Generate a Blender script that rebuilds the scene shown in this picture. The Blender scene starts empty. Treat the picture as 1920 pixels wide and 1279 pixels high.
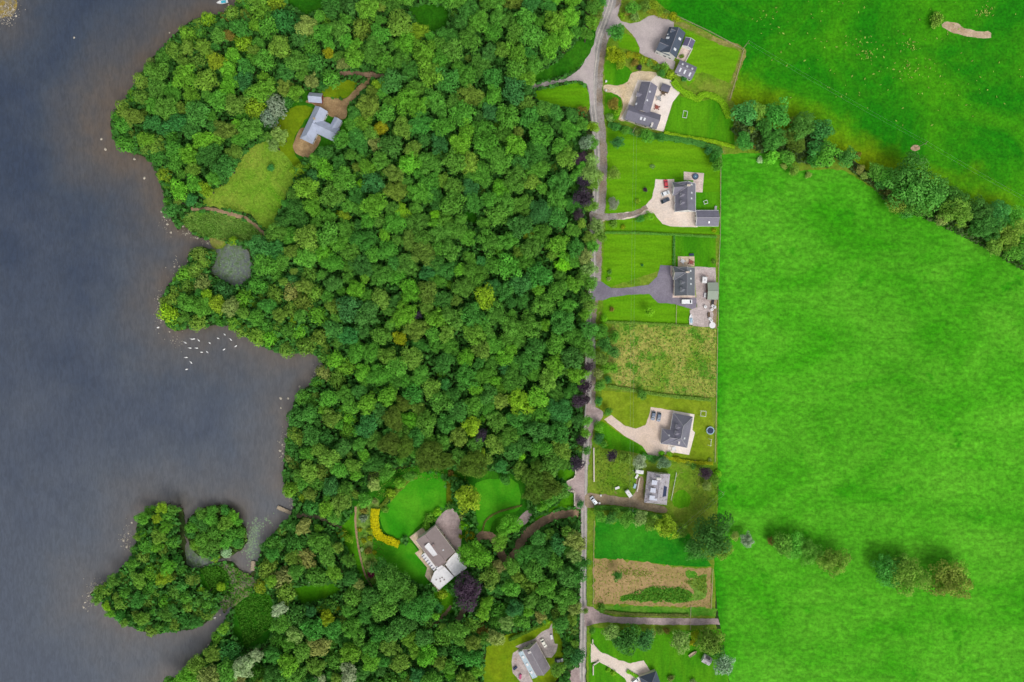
import bpy, bmesh, math, random
import numpy as np
from mathutils import Vector, noise as mnoise

# ------------------------------------------------------------------ camera, sky, sun, exposure
C = bpy.context.scene.collection
scene = bpy.context.scene
H = 345.6                      # drone height in metres
S = 0.27                       # metres on the ground per photo pixel
cam_d = bpy.data.cameras.new('camera'); cam = bpy.data.objects.new('camera', cam_d); C.objects.link(cam)
cam.location = (0, 0, H); cam.rotation_euler = (0, 0, 0)
cam_d.sensor_width = 36; cam_d.lens = 24; cam_d.clip_start = 1; cam_d.clip_end = 20000
scene.camera = cam

SUN_EL, SUN_ROT = math.radians(52), math.radians(152)      # from the lower right of the photo
world = bpy.data.worlds.new('World'); scene.world = world; world.use_nodes = True
wn = world.node_tree.nodes; wl = world.node_tree.links
for n in list(wn): wn.remove(n)
sky = wn.new('ShaderNodeTexSky'); sky.sky_type = 'NISHITA'; sky.sun_disc = False
sky.sun_elevation = SUN_EL; sky.sun_rotation = SUN_ROT; sky.dust_density = 4.0; sky.air_density = 1.0
hs = wn.new('ShaderNodeHueSaturation'); hs.inputs['Saturation'].default_value = 0.30   # thin white overcast
bg = wn.new('ShaderNodeBackground'); bg.inputs['Strength'].default_value = 0.14
wo = wn.new('ShaderNodeOutputWorld')
wl.new(sky.outputs[0], hs.inputs['Color']); wl.new(hs.outputs[0], bg.inputs[0]); wl.new(bg.outputs[0], wo.inputs[0])

sd = bpy.data.lights.new('sun', 'SUN'); sun = bpy.data.objects.new('sun', sd); C.objects.link(sun)
sd.energy = 0.95; sd.angle = math.radians(28); sd.color = (1.0, 0.96, 0.9)
to_sun = Vector((math.sin(SUN_ROT) * math.cos(SUN_EL), math.cos(SUN_ROT) * math.cos(SUN_EL), math.sin(SUN_EL)))
sun.rotation_euler = to_sun.to_track_quat('Z', 'Y').to_euler()
sun.location = to_sun * 600

vs = scene.view_settings
vs.view_transform = 'Standard'; vs.look = 'None'; vs.gamma = 1; vs.use_curve_mapping = False
vs.exposure = 0.0
scene.cycles.max_bounces = 6; scene.cycles.transparent_max_bounces = 4

rng = np.random.default_rng(7)
rnd = random.Random(11)

# ------------------------------------------------------------------ helpers
def P(px, py, z=0.0):
    k = (H - z) / H * S
    return Vector(((px - 960) * k, (639.5 - py) * k, z))

def lin(c, f=1.0):
    o = []
    for v in c[:3]:
        v = v / 255.0
        v = v / 12.92 if v <= 0.04045 else ((v + 0.055) / 1.055) ** 2.4
        o.append(v * f)
    return (o[0], o[1], o[2], 1.0)

def tag(o, label=None, cat=None, group=None, kind=None):
    if label: o['label'] = label
    if cat: o['category'] = cat
    if group: o['group'] = group
    if kind: o['kind'] = kind
    return o

def link(o, parent=None):
    C.objects.link(o)
    if parent: o.parent = parent
    return o

def empty(name, loc, rz=0.0):
    o = bpy.data.objects.new(name, None); o.empty_display_size = 0.5
    o.location = loc; o.rotation_euler = (0, 0, rz)
    return link(o)

class MB:
    """collects shapes and links them as one mesh object"""
    def __init__(s): s.v = []; s.f = []; s.m = []; s.sm = []
    def face(s, pts, m=0, smooth=False):
        b = len(s.v); s.v += [tuple(p) for p in pts]; s.f.append(tuple(range(b, b + len(pts)))); s.m.append(m); s.sm.append(smooth)
    def mesh(s, vs_, fs, m=0, smooth=False):
        b = len(s.v); s.v += [tuple(p) for p in vs_]
        for f in fs: s.f.append(tuple(b + i for i in f)); s.m.append(m); s.sm.append(smooth)
    def box(s, c, sx, sy, sz, rz=0.0, m=0, taper=1.0):
        """c = centre of the bottom"""
        ca, sa = math.cos(rz), math.sin(rz); vs_ = []
        for z, t in ((0, 1), (sz, taper)):
            for x, y in ((-1, -1), (1, -1), (1, 1), (-1, 1)):
                X, Y = x * sx / 2 * t, y * sy / 2 * t
                vs_.append((c[0] + X * ca - Y * sa, c[1] + X * sa + Y * ca, c[2] + z))
        s.mesh(vs_, [(3, 2, 1, 0), (4, 5, 6, 7), (0, 1, 5, 4), (1, 2, 6, 5), (2, 3, 7, 6), (3, 0, 4, 7)], m)
    def tube(s, a, b, r0, r1=None, n=8, m=0):
        a, b = Vector(a), Vector(b); r1 = r0 if r1 is None else r1
        d = (b - a).normalized(); u = d.orthogonal().normalized(); w = d.cross(u)
        vs_ = []
        for p, r in ((a, r0), (b, r1)):
            for i in range(n):
                t = 2 * math.pi * i / n; vs_.append(p + (u * math.cos(t) + w * math.sin(t)) * r)
        fs = [(i, (i + 1) % n, n + (i + 1) % n, n + i) for i in range(n)]
        fs += [tuple(reversed(range(n))), tuple(range(n, 2 * n))]
        s.mesh(vs_, fs, m, False)
    def prism(s, poly, z0, z1, m=0, mtop=None):
        n = len(poly)
        vs_ = [(p[0], p[1], z0) for p in poly] + [(p[0], p[1], z1) for p in poly]
        s.mesh(vs_, [(i, (i + 1) % n, n + (i + 1) % n, n + i) for i in range(n)] + [tuple(reversed(range(n)))], m)
        s.mesh(vs_[n:], [tuple(range(n))], m if mtop is None else mtop)
    def slab(s, pts, t, m=0):
        """flat polygon with thickness t downwards"""
        n = len(pts); top = [Vector(p) for p in pts]; bot = [p - Vector((0, 0, t)) for p in top]
        s.mesh(top + bot, [tuple(range(n)), tuple(reversed(range(n, 2 * n)))] + [(i, n + i, n + (i + 1) % n, (i + 1) % n) for i in range(n)], m)
    def rings(s, rings, m=0, smooth=True, cap=True):
        n = len(rings[0]); b = []
        for r in rings: b += list(r)
        fs = []
        for k in range(len(rings) - 1):
            for i in range(n): fs.append((k * n + i, k * n + (i + 1) % n, (k + 1) * n + (i + 1) % n, (k + 1) * n + i))
        if cap: fs += [tuple(reversed(range(n))), tuple(range((len(rings) - 1) * n, len(rings) * n))]
        s.mesh(b, fs, m, smooth)
    def build(s, name, mats, parent=None, recalc=True):
        me = bpy.data.meshes.new(name); me.from_pydata(s.v, [], s.f)
        if not isinstance(mats, (list, tuple)): mats = [mats]
        for m in mats: me.materials.append(m)
        me.polygons.foreach_set('material_index', s.m); me.polygons.foreach_set('use_smooth', s.sm)
        if recalc:
            bm = bmesh.new(); bm.from_mesh(me); bmesh.ops.recalc_face_normals(bm, faces=bm.faces); bm.to_mesh(me); bm.free()
        me.update()
        return link(bpy.data.objects.new(name, me), parent)

# ------------------------------------------------------------------ materials
def newmat(name):
    m = bpy.data.materials.new(name); m.use_nodes = True
    nt = m.node_tree; b = nt.nodes['Principled BSDF']
    return m, nt, b

def ramp(nt, fac, stops):
    r = nt.nodes.new('ShaderNodeValToRGB'); e = r.color_ramp.elements
    while len(e) > 1: e.remove(e[-1])
    e[0].position, e[0].color = stops[0]
    for p, c in stops[1:]:
        k = e.new(p); k.color = c
    if fac is not None: nt.links.new(fac, r.inputs[0])
    return r

def noise(nt, scale, detail=4, rough=0.6, stretch=None, rot=0.0, dist=0.0, coord='Object'):
    tc = nt.nodes.new('ShaderNodeTexCoord'); vec = tc.outputs[coord]
    if stretch or rot:
        mp = nt.nodes.new('ShaderNodeMapping'); nt.links.new(vec, mp.inputs[0])
        mp.inputs['Scale'].default_value = (*(stretch or (1, 1)), 1); mp.inputs['Rotation'].default_value = (0, 0, rot); vec = mp.outputs[0]
    t = nt.nodes.new('ShaderNodeTexNoise'); t.inputs['Scale'].default_value = scale; t.inputs['Detail'].default_value = detail
    t.inputs['Roughness'].default_value = rough; t.inputs['Distortion'].default_value = dist
    nt.links.new(vec, t.inputs['Vector'])
    return t.outputs['Fac']

def mix(nt, fac, a, b, mode='MIX'):
    n = nt.nodes.new('ShaderNodeMix'); n.data_type = 'RGBA'; n.blend_type = mode
    for sock, v in ((0, fac), (6, a), (7, b)):
        if hasattr(v, 'links') or hasattr(v, 'is_linked'): nt.links.new(v, n.inputs[sock])
        else: n.inputs[sock].default_value = v
    return n.outputs[2]

def mapr(nt, v, a, b, c=0.0, d=1.0):
    n = nt.nodes.new('ShaderNodeMapRange'); nt.links.new(v, n.inputs[0])
    for i, x in enumerate((a, b, c, d)): n.inputs[i + 1].default_value = x
    return n.outputs[0]

def gmat(name, c1, c2, s1=0.06, fine=1.2, amp=0.22, speck=None, speck_at=0.62, speck_scale=0.4, stretch=None, rot=0.0,
         lo=0.38, hi=0.62, rough=0.95, bump=0.4, mid=0.35, midamp=0.14, extra=None):
    """natural ground: two colours in broad patches, mid and fine mottling, optional specks of a third colour"""
    m, nt, b = newmat(name)
    col = ramp(nt, noise(nt, s1, 5, 0.62, stretch, rot, 0.6), [(lo, c1), (hi, c2)]).outputs[0]
    if extra: col = extra(nt, col)
    if speck: 
        sp = mapr(nt, noise(nt, speck_scale, 4, 0.7), speck_at, speck_at + 0.08)
        col = mix(nt, sp, col, speck)
    f2 = mapr(nt, noise(nt, mid, 4, 0.65, stretch, rot), 0.37, 0.63, 1 - midamp, 1 + midamp)
    f1 = mapr(nt, noise(nt, fine, 3, 0.7), 0.33, 0.67, 1 - amp, 1 + amp)
    mu = nt.nodes.new('ShaderNodeMath'); mu.operation = 'MULTIPLY'; nt.links.new(f1, mu.inputs[0]); nt.links.new(f2, mu.inputs[1])
    cm = nt.nodes.new('ShaderNodeVectorMath'); cm.operation = 'SCALE'; nt.links.new(col, cm.inputs[0]); nt.links.new(mu.outputs[0], cm.inputs['Scale'])
    nt.links.new(cm.outputs[0], b.inputs['Base Color'])
    b.inputs['Roughness'].default_value = rough; b.inputs['Specular IOR Level'].default_value = 0.15
    if bump:
        bp = nt.nodes.new('ShaderNodeBump'); bp.inputs['Strength'].default_value = bump; bp.inputs['Distance'].default_value = 0.25
        nt.links.new(noise(nt, fine, 4, 0.7), bp.inputs['Height']); nt.links.new(bp.outputs[0], b.inputs['Normal'])
    return m

def pmat(name, c, rough=0.6, var=0.12, scale=1.5, metal=0.0, spec=0.4, stain=None):
    """built surface: one colour with gentle weathering"""
    m, nt, b = newmat(name)
    v = mapr(nt, noise(nt, scale, 5, 0.65), 0.3, 0.7, 1 - var, 1 + var)
    rgb = nt.nodes.new('ShaderNodeRGB'); rgb.outputs[0].default_value = c
    col = rgb.outputs[0]
    if stain: col = mix(nt, mapr(nt, noise(nt, 0.55, 5, 0.7), 0.5, 0.68), col, stain)
    cm = nt.nodes.new('ShaderNodeVectorMath'); cm.operation = 'SCALE'; nt.links.new(col, cm.inputs[0]); nt.links.new(v, cm.inputs['Scale'])
    nt.links.new(cm.outputs[0], b.inputs['Base Color'])
    b.inputs['Roughness'].default_value = rough; b.inputs['Metallic'].default_value = metal; b.inputs['Specular IOR Level'].default_value = spec
    return m

def slate(name, c, moss=None, var=0.16):
    m, nt, b = newmat(name)
    v = mapr(nt, noise(nt, 2.2, 5, 0.7), 0.28, 0.72, 1 - var, 1 + var)
    v2 = mapr(nt, noise(nt, 0.35, 3, 0.6), 0.3, 0.7, 0.9, 1.1)
    tc = nt.nodes.new('ShaderNodeTexCoord'); sx = nt.nodes.new('ShaderNodeSeparateXYZ'); nt.links.new(tc.outputs['Object'], sx.inputs[0])
    wv = nt.nodes.new('ShaderNodeMath'); wv.operation = 'MULTIPLY'; nt.links.new(sx.outputs[2], wv.inputs[0]); wv.inputs[1].default_value = 24.0
    sn = nt.nodes.new('ShaderNodeMath'); sn.operation = 'SINE'; nt.links.new(wv.outputs[0], sn.inputs[0])
    v3 = mapr(nt, sn.outputs[0], -1, 1, 0.93, 1.05)                      # slate courses follow the height
    rgb = nt.nodes.new('ShaderNodeRGB'); rgb.outputs[0].default_value = c; col = rgb.outputs[0]
    if moss: col = mix(nt, mapr(nt, noise(nt, 0.7, 5, 0.7), 0.5, 0.62), col, moss)
    for f in (v, v2, v3):
        cm = nt.nodes.new('ShaderNodeVectorMath'); cm.operation = 'SCALE'; nt.links.new(col, cm.inputs[0]); nt.links.new(f, cm.inputs['Scale']); col = cm.outputs[0]
    nt.links.new(col, b.inputs['Base Color']); b.inputs['Roughness'].default_value = 0.6; b.inputs['Specular IOR Level'].default_value = 0.35
    return m

def leafmat(name, var=0.36):
    m, nt, b = newmat(name)
    oi = nt.nodes.new('ShaderNodeObjectInfo')
    at = nt.nodes.new('ShaderNodeAttribute'); at.attribute_name = 'tone'
    f = mapr(nt, at.outputs['Fac'], 0, 1, 1 - var, 1 + var)
    cm = nt.nodes.new('ShaderNodeVectorMath'); cm.operation = 'SCALE'; nt.links.new(oi.outputs['Color'], cm.inputs[0]); nt.links.new(f, cm.inputs['Scale'])
    nt.links.new(cm.outputs[0], b.inputs['Base Color']); b.inputs['Roughness'].default_value = 0.75; b.inputs['Specular IOR Level'].default_value = 0.2
    tr = nt.nodes.new('ShaderNodeBsdfTranslucent'); nt.links.new(cm.outputs[0], tr.inputs[0])
    ms = nt.nodes.new('ShaderNodeMixShader'); ms.inputs[0].default_value = 0.22
    nt.links.new(b.outputs[0], ms.inputs[1]); nt.links.new(tr.outputs[0], ms.inputs[2])
    nt.links.new(ms.outputs[0], nt.nodes['Material Output'].inputs[0])
    return m

def colmat(name):
    m, nt, b = newmat(name)
    at = nt.nodes.new('ShaderNodeAttribute'); at.attribute_name = 'col'
    nt.links.new(at.outputs['Color'], b.inputs['Base Color']); b.inputs['Roughness'].default_value = 0.85; b.inputs['Specular IOR Level'].default_value = 0.15
    return m

def linegrad(px0, py0, px1, py1):
    """factor 0 at the first photo point rising to 1 at the second (a soil/sward change across the ground)"""
    a, c = P(px0, py0), P(px1, py1); d = c - a; L = d.length_squared
    def f(nt):
        tc = nt.nodes.new('ShaderNodeTexCoord')
        sb = nt.nodes.new('ShaderNodeVectorMath'); sb.operation = 'SUBTRACT'; nt.links.new(tc.outputs['Object'], sb.inputs[0]); sb.inputs[1].default_value = (a.x, a.y, 0)
        dt = nt.nodes.new('ShaderNodeVectorMath'); dt.operation = 'DOT_PRODUCT'; nt.links.new(sb.outputs[0], dt.inputs[0]); dt.inputs[1].default_value = (d.x / L, d.y / L, 0)
        ad = nt.nodes.new('ShaderNodeMath'); ad.operation = 'MULTIPLY_ADD'; nt.links.new(noise(nt, 0.035, 4, 0.6), ad.inputs[0]); ad.inputs[1].default_value = 1.6
        nt.links.new(dt.outputs['Value'], ad.inputs[2])
        return mapr(nt, ad.outputs[0], 0.8, 1.8)
    return f

def top_field_extra(nt, col):
    f = linegrad(1640, 60, 1800, -60)
    yel = linegrad(1600, 215, 1565, 290)(nt)
    return mix(nt, yel, col, lin((128, 154, 6)))

def edge_extra(nt, col):
    # shorter darker sward along the garden fence on the left of the field
    f = linegrad(1340, 700, 1364, 700)(nt)
    col = mix(nt, f, lin((44, 142, 6)), col)
    # faint lines left by the mower and the tractor
    ln = mapr(nt, noise(nt, 0.30, 3, 0.55, (0.10, 1.0), 0.42, 1.6), 0.36, 0.64, 0.94, 1.06)
    bd = mapr(nt, noise(nt, 0.012, 2, 0.5), 0.35, 0.65, 0.93, 1.07)
    for q in (ln, bd):
        cm = nt.nodes.new('ShaderNodeVectorMath'); cm.operation = 'SCALE'; nt.links.new(col, cm.inputs[0]); nt.links.new(q, cm.inputs['Scale']); col = cm.outputs[0]
    return col

M = {}
M['floor'] = gmat('woodland_floor', lin((44, 66, 28)), lin((66, 78, 40)), 0.08, 1.0, 0.35)
M['bed'] = gmat('lake_bed', lin((70, 66, 60)), lin((90, 84, 74)), 0.05, 1.0)
M['field_top'] = gmat('upper_field_grass', lin((30, 126, 4)), lin((66, 148, 8)), 0.022, 0.7, 0.30, lin((118, 178, 60)), 0.72, 0.55, mid=0.22, midamp=0.16, extra=top_field_extra)
M['field'] = gmat('main_field_grass', lin((56, 150, 8)), lin((88, 170, 34)), 0.022, 0.62, 0.24, lin((50, 144, 8)), 0.62, 0.05, lo=0.32, hi=0.66, extra=edge_extra, stretch=(1.0, 1.6), rot=0.5, mid=0.24, midamp=0.22)
M['field_edge'] = gmat('shorter_field_grass', lin((46, 146, 8)), lin((64, 158, 14)), 0.1, 0.8, 0.24, mid=0.3)
M['field_small'] = gmat('small_field_grass', lin((24, 122, 14)), lin((60, 148, 26)), 0.04, 0.9, 0.22, mid=0.3)
M['lawn'] = gmat('lawn_grass', lin((88, 152, 8)), lin((108, 164, 16)), 0.05, 1.0, 0.16, mid=0.3, midamp=0.13, stretch=(0.22, 1.4), rot=0.2)
M['lawn2'] = gmat('darker_lawn_grass', lin((62, 138, 8)), lin((88, 154, 14)), 0.06, 1.0, 0.18, mid=0.3, midamp=0.13, stretch=(1.3, 0.25), rot=0.1)
M['lawn3'] = gmat('dry_lawn_grass', lin((112, 142, 20)), lin((136, 158, 36)), 0.05, 1.0, 0.16, mid=0.3)
M['lawn4'] = gmat('manor_lawn_grass', lin((52, 148, 14)), lin((84, 164, 26)), 0.05, 1.0, 0.12, mid=0.2, midamp=0.08)
M['lawn5'] = gmat('olive_lawn_grass', lin((100, 136, 12)), lin((122, 146, 16)), 0.07, 1.0, 0.14)
M['darkgrass'] = gmat('dark_green_grass', lin((36, 104, 10)), lin((58, 124, 16)), 0.06, 0.9, 0.24)  # deeper green grass than the lawns, mottled in patches
M['meadow'] = gmat('rough_meadow_grass', lin((122, 154, 44)), lin((166, 164, 84)), 0.05, 0.8, 0.20, lin((86, 140, 34)), 0.52, 0.09, mid=0.4, midamp=0.2)
M['clearing'] = gmat('hay_clearing_grass', lin((100, 158, 30)), lin((148, 168, 62)), 0.045, 0.9, 0.22, mid=0.4, midamp=0.14)
M['scrub'] = gmat('scrub_grass', lin((84, 136, 36)), lin((128, 158, 70)), 0.12, 0.9, 0.28)
M['roughl'] = gmat('rough_garden_grass', lin((98, 142, 26)), lin((126, 148, 48)), 0.09, 0.9, 0.24, lin((146, 134, 84)), 0.62, 0.16)
M['verge'] = gmat('verge_soil', lin((140, 118, 82)), lin((112, 122, 48)), 0.16, 1.2, 0.26)
M['bare_pale'] = gmat('pale_bare_earth', lin((198, 176, 150)), lin((180, 154, 124)), 0.2, 1.2, 0.15)
M['tan'] = gmat('hay_strip', lin((150, 140, 84)), lin((116, 136, 44)), 0.2, 1.2, 0.25)
M['bare'] = gmat('bare_plot_earth', lin((160, 140, 88)), lin((176, 148, 104)), 0.07, 0.9, 0.16, lin((122, 142, 42)), 0.63, 0.15, midamp=0.1)
M['weedg'] = gmat('weedy_green_patch', lin((74, 142, 30)), lin((104, 150, 48)), 0.12, 0.9, 0.26)
M['road'] = gmat('lane_asphalt', lin((150, 146, 144)), lin((172, 166, 162)), 0.12, 1.4, 0.12, lin((120, 114, 112)), 0.66, 0.3, bump=0.15, midamp=0.08)
M['wheel'] = gmat('worn_wheel_track', lin((188, 180, 174)), lin((200, 192, 184)), 0.2, 1.4, 0.1, bump=0.1, midamp=0.08)
M['roadside'] = gmat('lane_gravel_edge', lin((146, 130, 112)), lin((160, 152, 148)), 0.07, 1.4, 0.18, lin((122, 112, 78)), 0.6, 0.3, bump=0.2)
M['yard_grey'] = gmat('grey_gravel', lin((184, 172, 172)), lin((196, 184, 182)), 0.06, 1.6, 0.1, bump=0.15, midamp=0.06)
M['sand'] = gmat('sandy_gravel', lin((208, 184, 146)), lin((222, 204, 174)), 0.1, 1.4, 0.12, lin((176, 146, 108)), 0.6, 0.25, bump=0.2, midamp=0.08)
M['cream'] = gmat('cream_gravel', lin((226, 208, 192)), lin((232, 218, 206)), 0.07, 1.4, 0.09, bump=0.15, midamp=0.05)
M['peach'] = gmat('peach_gravel', lin((218, 196, 176)), lin((226, 206, 192)), 0.07, 1.4, 0.09, bump=0.15, midamp=0.05)
M['tarmac'] = gmat('dark_tarmac', lin((126, 120, 134)), lin((140, 134, 146)), 0.09, 1.5, 0.12, bump=0.15, midamp=0.07)
M['concrete'] = gmat('yard_concrete', lin((182, 166, 162)), lin((194, 182, 178)), 0.1, 1.4, 0.12, lin((160, 130, 110)), 0.62, 0.2, bump=0.1)
M['white_pave'] = gmat('white_paving', lin((244, 232, 224)), lin((238, 226, 214)), 0.15, 1.6, 0.07, bump=0.05, midamp=0.05)
M['pink_pave'] = gmat('pinkish_paving', lin((206, 184, 176)), lin((218, 202, 190)), 0.3, 1.8, 0.14, bump=0.05)
M['beige_pave'] = gmat('beige_paving', lin((212, 190, 158)), lin((222, 202, 178)), 0.2, 1.6, 0.12, bump=0.05)
M['dirt'] = gmat('bare_dirt', lin((166, 148, 126)), lin((146, 128, 100)), 0.12, 1.2, 0.2)
M['gravel_br'] = gmat('brown_gravel', lin((176, 148, 108)), lin((150, 122, 88)), 0.14, 1.2, 0.16)
M['darktrack'] = gmat('brown_track', lin((152, 124, 104)), lin((174, 144, 118)), 0.12, 1.2, 0.18)  # the track's own brown, two tones in broad patches
M['path'] = gmat('pinkish_path', lin((178, 146, 118)), lin((158, 134, 104)), 0.2, 1.2, 0.14)
M['marsh'] = gmat('marsh_mud', lin((128, 118, 110)), lin((112, 126, 70)), 0.12, 0.8, 0.25, lin((60, 118, 24)), 0.55, 0.18)
M['forecourt'] = gmat('mauve_grey_gravel', lin((172, 152, 150)), lin((182, 164, 162)), 0.08, 1.4, 0.1, bump=0.1)
M['leaf'] = leafmat('leaves'); M['leaf_soft'] = leafmat('grass_leaves', 0.16)
M['bark'] = pmat('bark', (0.09, 0.07, 0.05, 1), 0.9, 0.25, 3)
M['tuft'] = colmat('grass_blades')
M['slate_dark'] = slate('dark_slate', lin((78, 88, 104)))
M['slate_mid'] = slate('mid_grey_slate', lin((124, 122, 136)))
M['slate_h2'] = slate('weathered_grey_slate', lin((122, 120, 134)))
M['slate_h4'] = slate('greenish_grey_slate', lin((112, 116, 124)))
M['slate_old'] = slate('pale_lichened_slate', lin((186, 180, 188)), lin((140, 132, 134)), 0.24)
M['slate_h8'] = slate('mauve_grey_slate', lin((150, 142, 150)))
M['zinc'] = slate('pale_zinc', lin((178, 186, 206)), None, 0.06)
M['felt'] = pmat('brown_grey_roof_felt', lin((150, 136, 134)), 0.85, 0.08, 0.8)
M['white_roof'] = pmat('white_roof_membrane', (0.80, 0.79, 0.80, 1), 0.7, 0.05, 0.6, stain=(0.66, 0.66, 0.66, 1))
M['shed_roof'] = pmat('green_grey_shed_roof', lin((150, 162, 146)), 0.6, 0.07, 2)
M['shed_dark'] = pmat('dark_felt_roof', lin((104, 102, 116)), 0.8, 0.1, 2)
M['wall_white'] = pmat('white_render', (0.76, 0.75, 0.72, 1), 0.85, 0.05, 1.0)
M['wall_cream'] = pmat('cream_render', (0.68, 0.62, 0.52, 1), 0.85, 0.06, 1.0)
M['wall_stone'] = pmat('grey_stone', (0.36, 0.34, 0.31, 1), 0.9, 0.2, 2.5)
M['wood_red'] = pmat('red_brown_boards', lin((150, 84, 74)), 0.8, 0.15, 3)
M['wood'] = pmat('weathered_boards', lin((186, 170, 144)), 0.85, 0.18, 3)
M['wood_dk'] = pmat('brown_timber', (0.13, 0.085, 0.05, 1), 0.85, 0.2, 3)
M['white'] = pmat('white_paint', (0.80, 0.80, 0.80, 1), 0.45, 0.04, 2)
M['ridge'] = pmat('pale_ridge_tile', lin((176, 174, 180)), 0.8, 0.1, 2)
M['ridge_dk'] = pmat('grey_ridge_tile', lin((140, 138, 146)), 0.8, 0.1, 2)
M['glass'] = pmat('window_glass', (0.03, 0.04, 0.05, 1), 0.08, 0.1, 0.5, 0, 0.6)
M['skyl'] = pmat('pale_rooflight', (0.72, 0.75, 0.80, 1), 0.15, 0.04, 1, 0, 0.6)
M['consglass'] = pmat('conservatory_glazing', lin((104, 98, 128)), 0.12, 0.1, 1, 0, 0.6)
M['bluecons'] = pmat('pale_blue_glazing', lin((188, 208, 218)), 0.2, 0.06, 0.8, 0, 0.5)
M['rubber'] = pmat('rubber', (0.02, 0.02, 0.02, 1), 0.85)
M['navy'] = pmat('dark_blue_mat', lin((52, 62, 92)), 0.8, 0.1, 2)
M['ltblue'] = pmat('pale_blue_pad', lin((164, 196, 214)), 0.6, 0.06, 2)
M['steel'] = pmat('galvanised_steel', (0.48, 0.48, 0.48, 1), 0.45, 0.06, 3, 0.6)
M['blue'] = pmat('blue_paint', lin((70, 88, 170)), 0.4)
M['cyan'] = pmat('turquoise_cover', lin((70, 190, 215)), 0.5)
M['rock'] = pmat('pale_limestone', lin((188, 180, 164)), 0.95, 0.18, 1.5)
M['swan'] = pmat('white_feathers', (0.85, 0.85, 0.84, 1), 0.7, 0.02, 4)
M['orange'] = pmat('orange_beak', (0.6, 0.2, 0.03, 1), 0.6)
M['pot'] = pmat('terracotta', lin((176, 98, 70)), 0.85)
M['dark'] = pmat('charcoal_plastic', (0.035, 0.035, 0.04, 1), 0.6)
M['yellow_metal'] = pmat('sand_yellow_paint', lin((236, 206, 140)), 0.45)
M['pink'] = pmat('pink_cloth', lin((190, 90, 130)), 0.8)
for nm, c in (('red', (214, 74, 84)), ('silver', (206, 214, 222)), ('charcoal', (74, 84, 98)), ('slatecar', (110, 124, 146)), ('whitecar', (240, 244, 246)), ('cream_car', (244, 240, 224))):
    M['car_' + nm] = pmat('car_paint_' + nm, lin(c), 0.25, 0.03, 2, 0.0 if nm != 'silver' else 0.3, 0.6)

# ------------------------------------------------------------------ ground sheets
def inpoly(x, y, poly):
    x = np.asarray(x, float); y = np.asarray(y, float); r = np.zeros(x.shape, bool); n = len(poly); j = n - 1
    for i in range(n):
        xi, yi = poly[i]; xj, yj = poly[j]
        if yi != yj:
            c = ((yi > y) != (yj > y)) & (x < (xj - xi) * (y - yi) / (yj - yi) + xi)
            r ^= c
        j = i
    return r

def smooth_closed(pts, k=4):
    out = []; n = len(pts)
    for i in range(n):
        p0, p1, p2, p3 = [np.array(pts[(i + d) % n], float) for d in (-1, 0, 1, 2)]
        for t in np.linspace(0, 1, k, endpoint=False):
            out.append(tuple(0.5 * ((2 * p1) + (-p0 + p2) * t + (2 * p0 - 5 * p1 + 4 * p2 - p3) * t * t + (-p0 + 3 * p1 - 3 * p2 + p3) * t ** 3)))
    return out

def smooth_open(pts, k=5):
    out = []; n = len(pts)
    for i in range(n - 1):
        p0, p1, p2, p3 = [np.array(pts[min(max(i + d, 0), n - 1)], float) for d in (-1, 0, 1, 2)]
        for t in np.linspace(0, 1, k, endpoint=False):
            out.append(0.5 * ((2 * p1) + (-p0 + p2) * t + (2 * p0 - 5 * p1 + 4 * p2 - p3) * t * t + (-p0 + 3 * p1 - 3 * p2 + p3) * t ** 3))
    out.append(np.array(pts[-1], float))
    return out

CLEAR = []; GROUND = []
zstack = [0.02]
def outline(pts, jitter, step=1.2, smooth=True):
    """photo points -> ground outline in metres, resampled, with an irregular natural edge"""
    if smooth: pts = smooth_closed(pts)
    w = [P(*p) for p in pts]; out = []
    n = len(w)
    for i in range(n):
        a, b = w[i], w[(i + 1) % n]; d = (b - a).length
        k = max(1, int(d / step)) if d < 400 else 1
        nr = Vector((-(b - a).y, (b - a).x, 0)).normalized() if d > 1e-6 else Vector((0, 0, 0))
        for q in range(k):
            p = a.lerp(b, q / k)
            if jitter: p = p + nr * jitter * (mnoise.noise(p * 0.35) + 0.7 * mnoise.noise(p * 0.9 + Vector((31, 7, 0))))
            out.append((p.x, p.y))
    return out

def sheet(name, pts, mat, jitter=0.5, smooth=True, z=None, clear=True, kind='structure', step=1.2):
    if z is None:
        zstack[0] += 0.0025; z = zstack[0]
    if clear: CLEAR.append(pts)
    GROUND.append((pts, z))
    o2 = outline(pts, jitter, step, smooth)
    bm = bmesh.new(); f = bm.faces.new([bm.verts.new((x, y, z)) for x, y in o2]); f.normal_update()
    if f.normal.z < 0: f.normal_flip()
    bmesh.ops.triangulate(bm, faces=[f])
    me = bpy.data.meshes.new(name); bm.to_mesh(me); bm.free(); me.materials.append(mat)
    o = link(bpy.data.objects.new(name, me)); o['kind'] = kind
    return o

def ribbon_pts(line, width, smooth=True):
    """photo polyline and width(s) in photo pixels -> closed outline"""
    ws = width if isinstance(width, (list, tuple)) else [width] * len(line)
    pts = [(p[0], p[1], w) for p, w in zip(line, ws)]
    sp = smooth_open(pts, 6) if smooth else [np.array(p, float) for p in pts]
    L, R = [], []
    for i, p in enumerate(sp):
        a = sp[max(i - 1, 0)]; b = sp[min(i + 1, len(sp) - 1)]; d = (b - a)[:2]; d = d / (np.linalg.norm(d) + 1e-9); nn = np.array((-d[1], d[0]))
        L.append(tuple(p[:2] + nn * p[2] / 2)); R.append(tuple(p[:2] - nn * p[2] / 2))
    return L + R[::-1]

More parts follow.
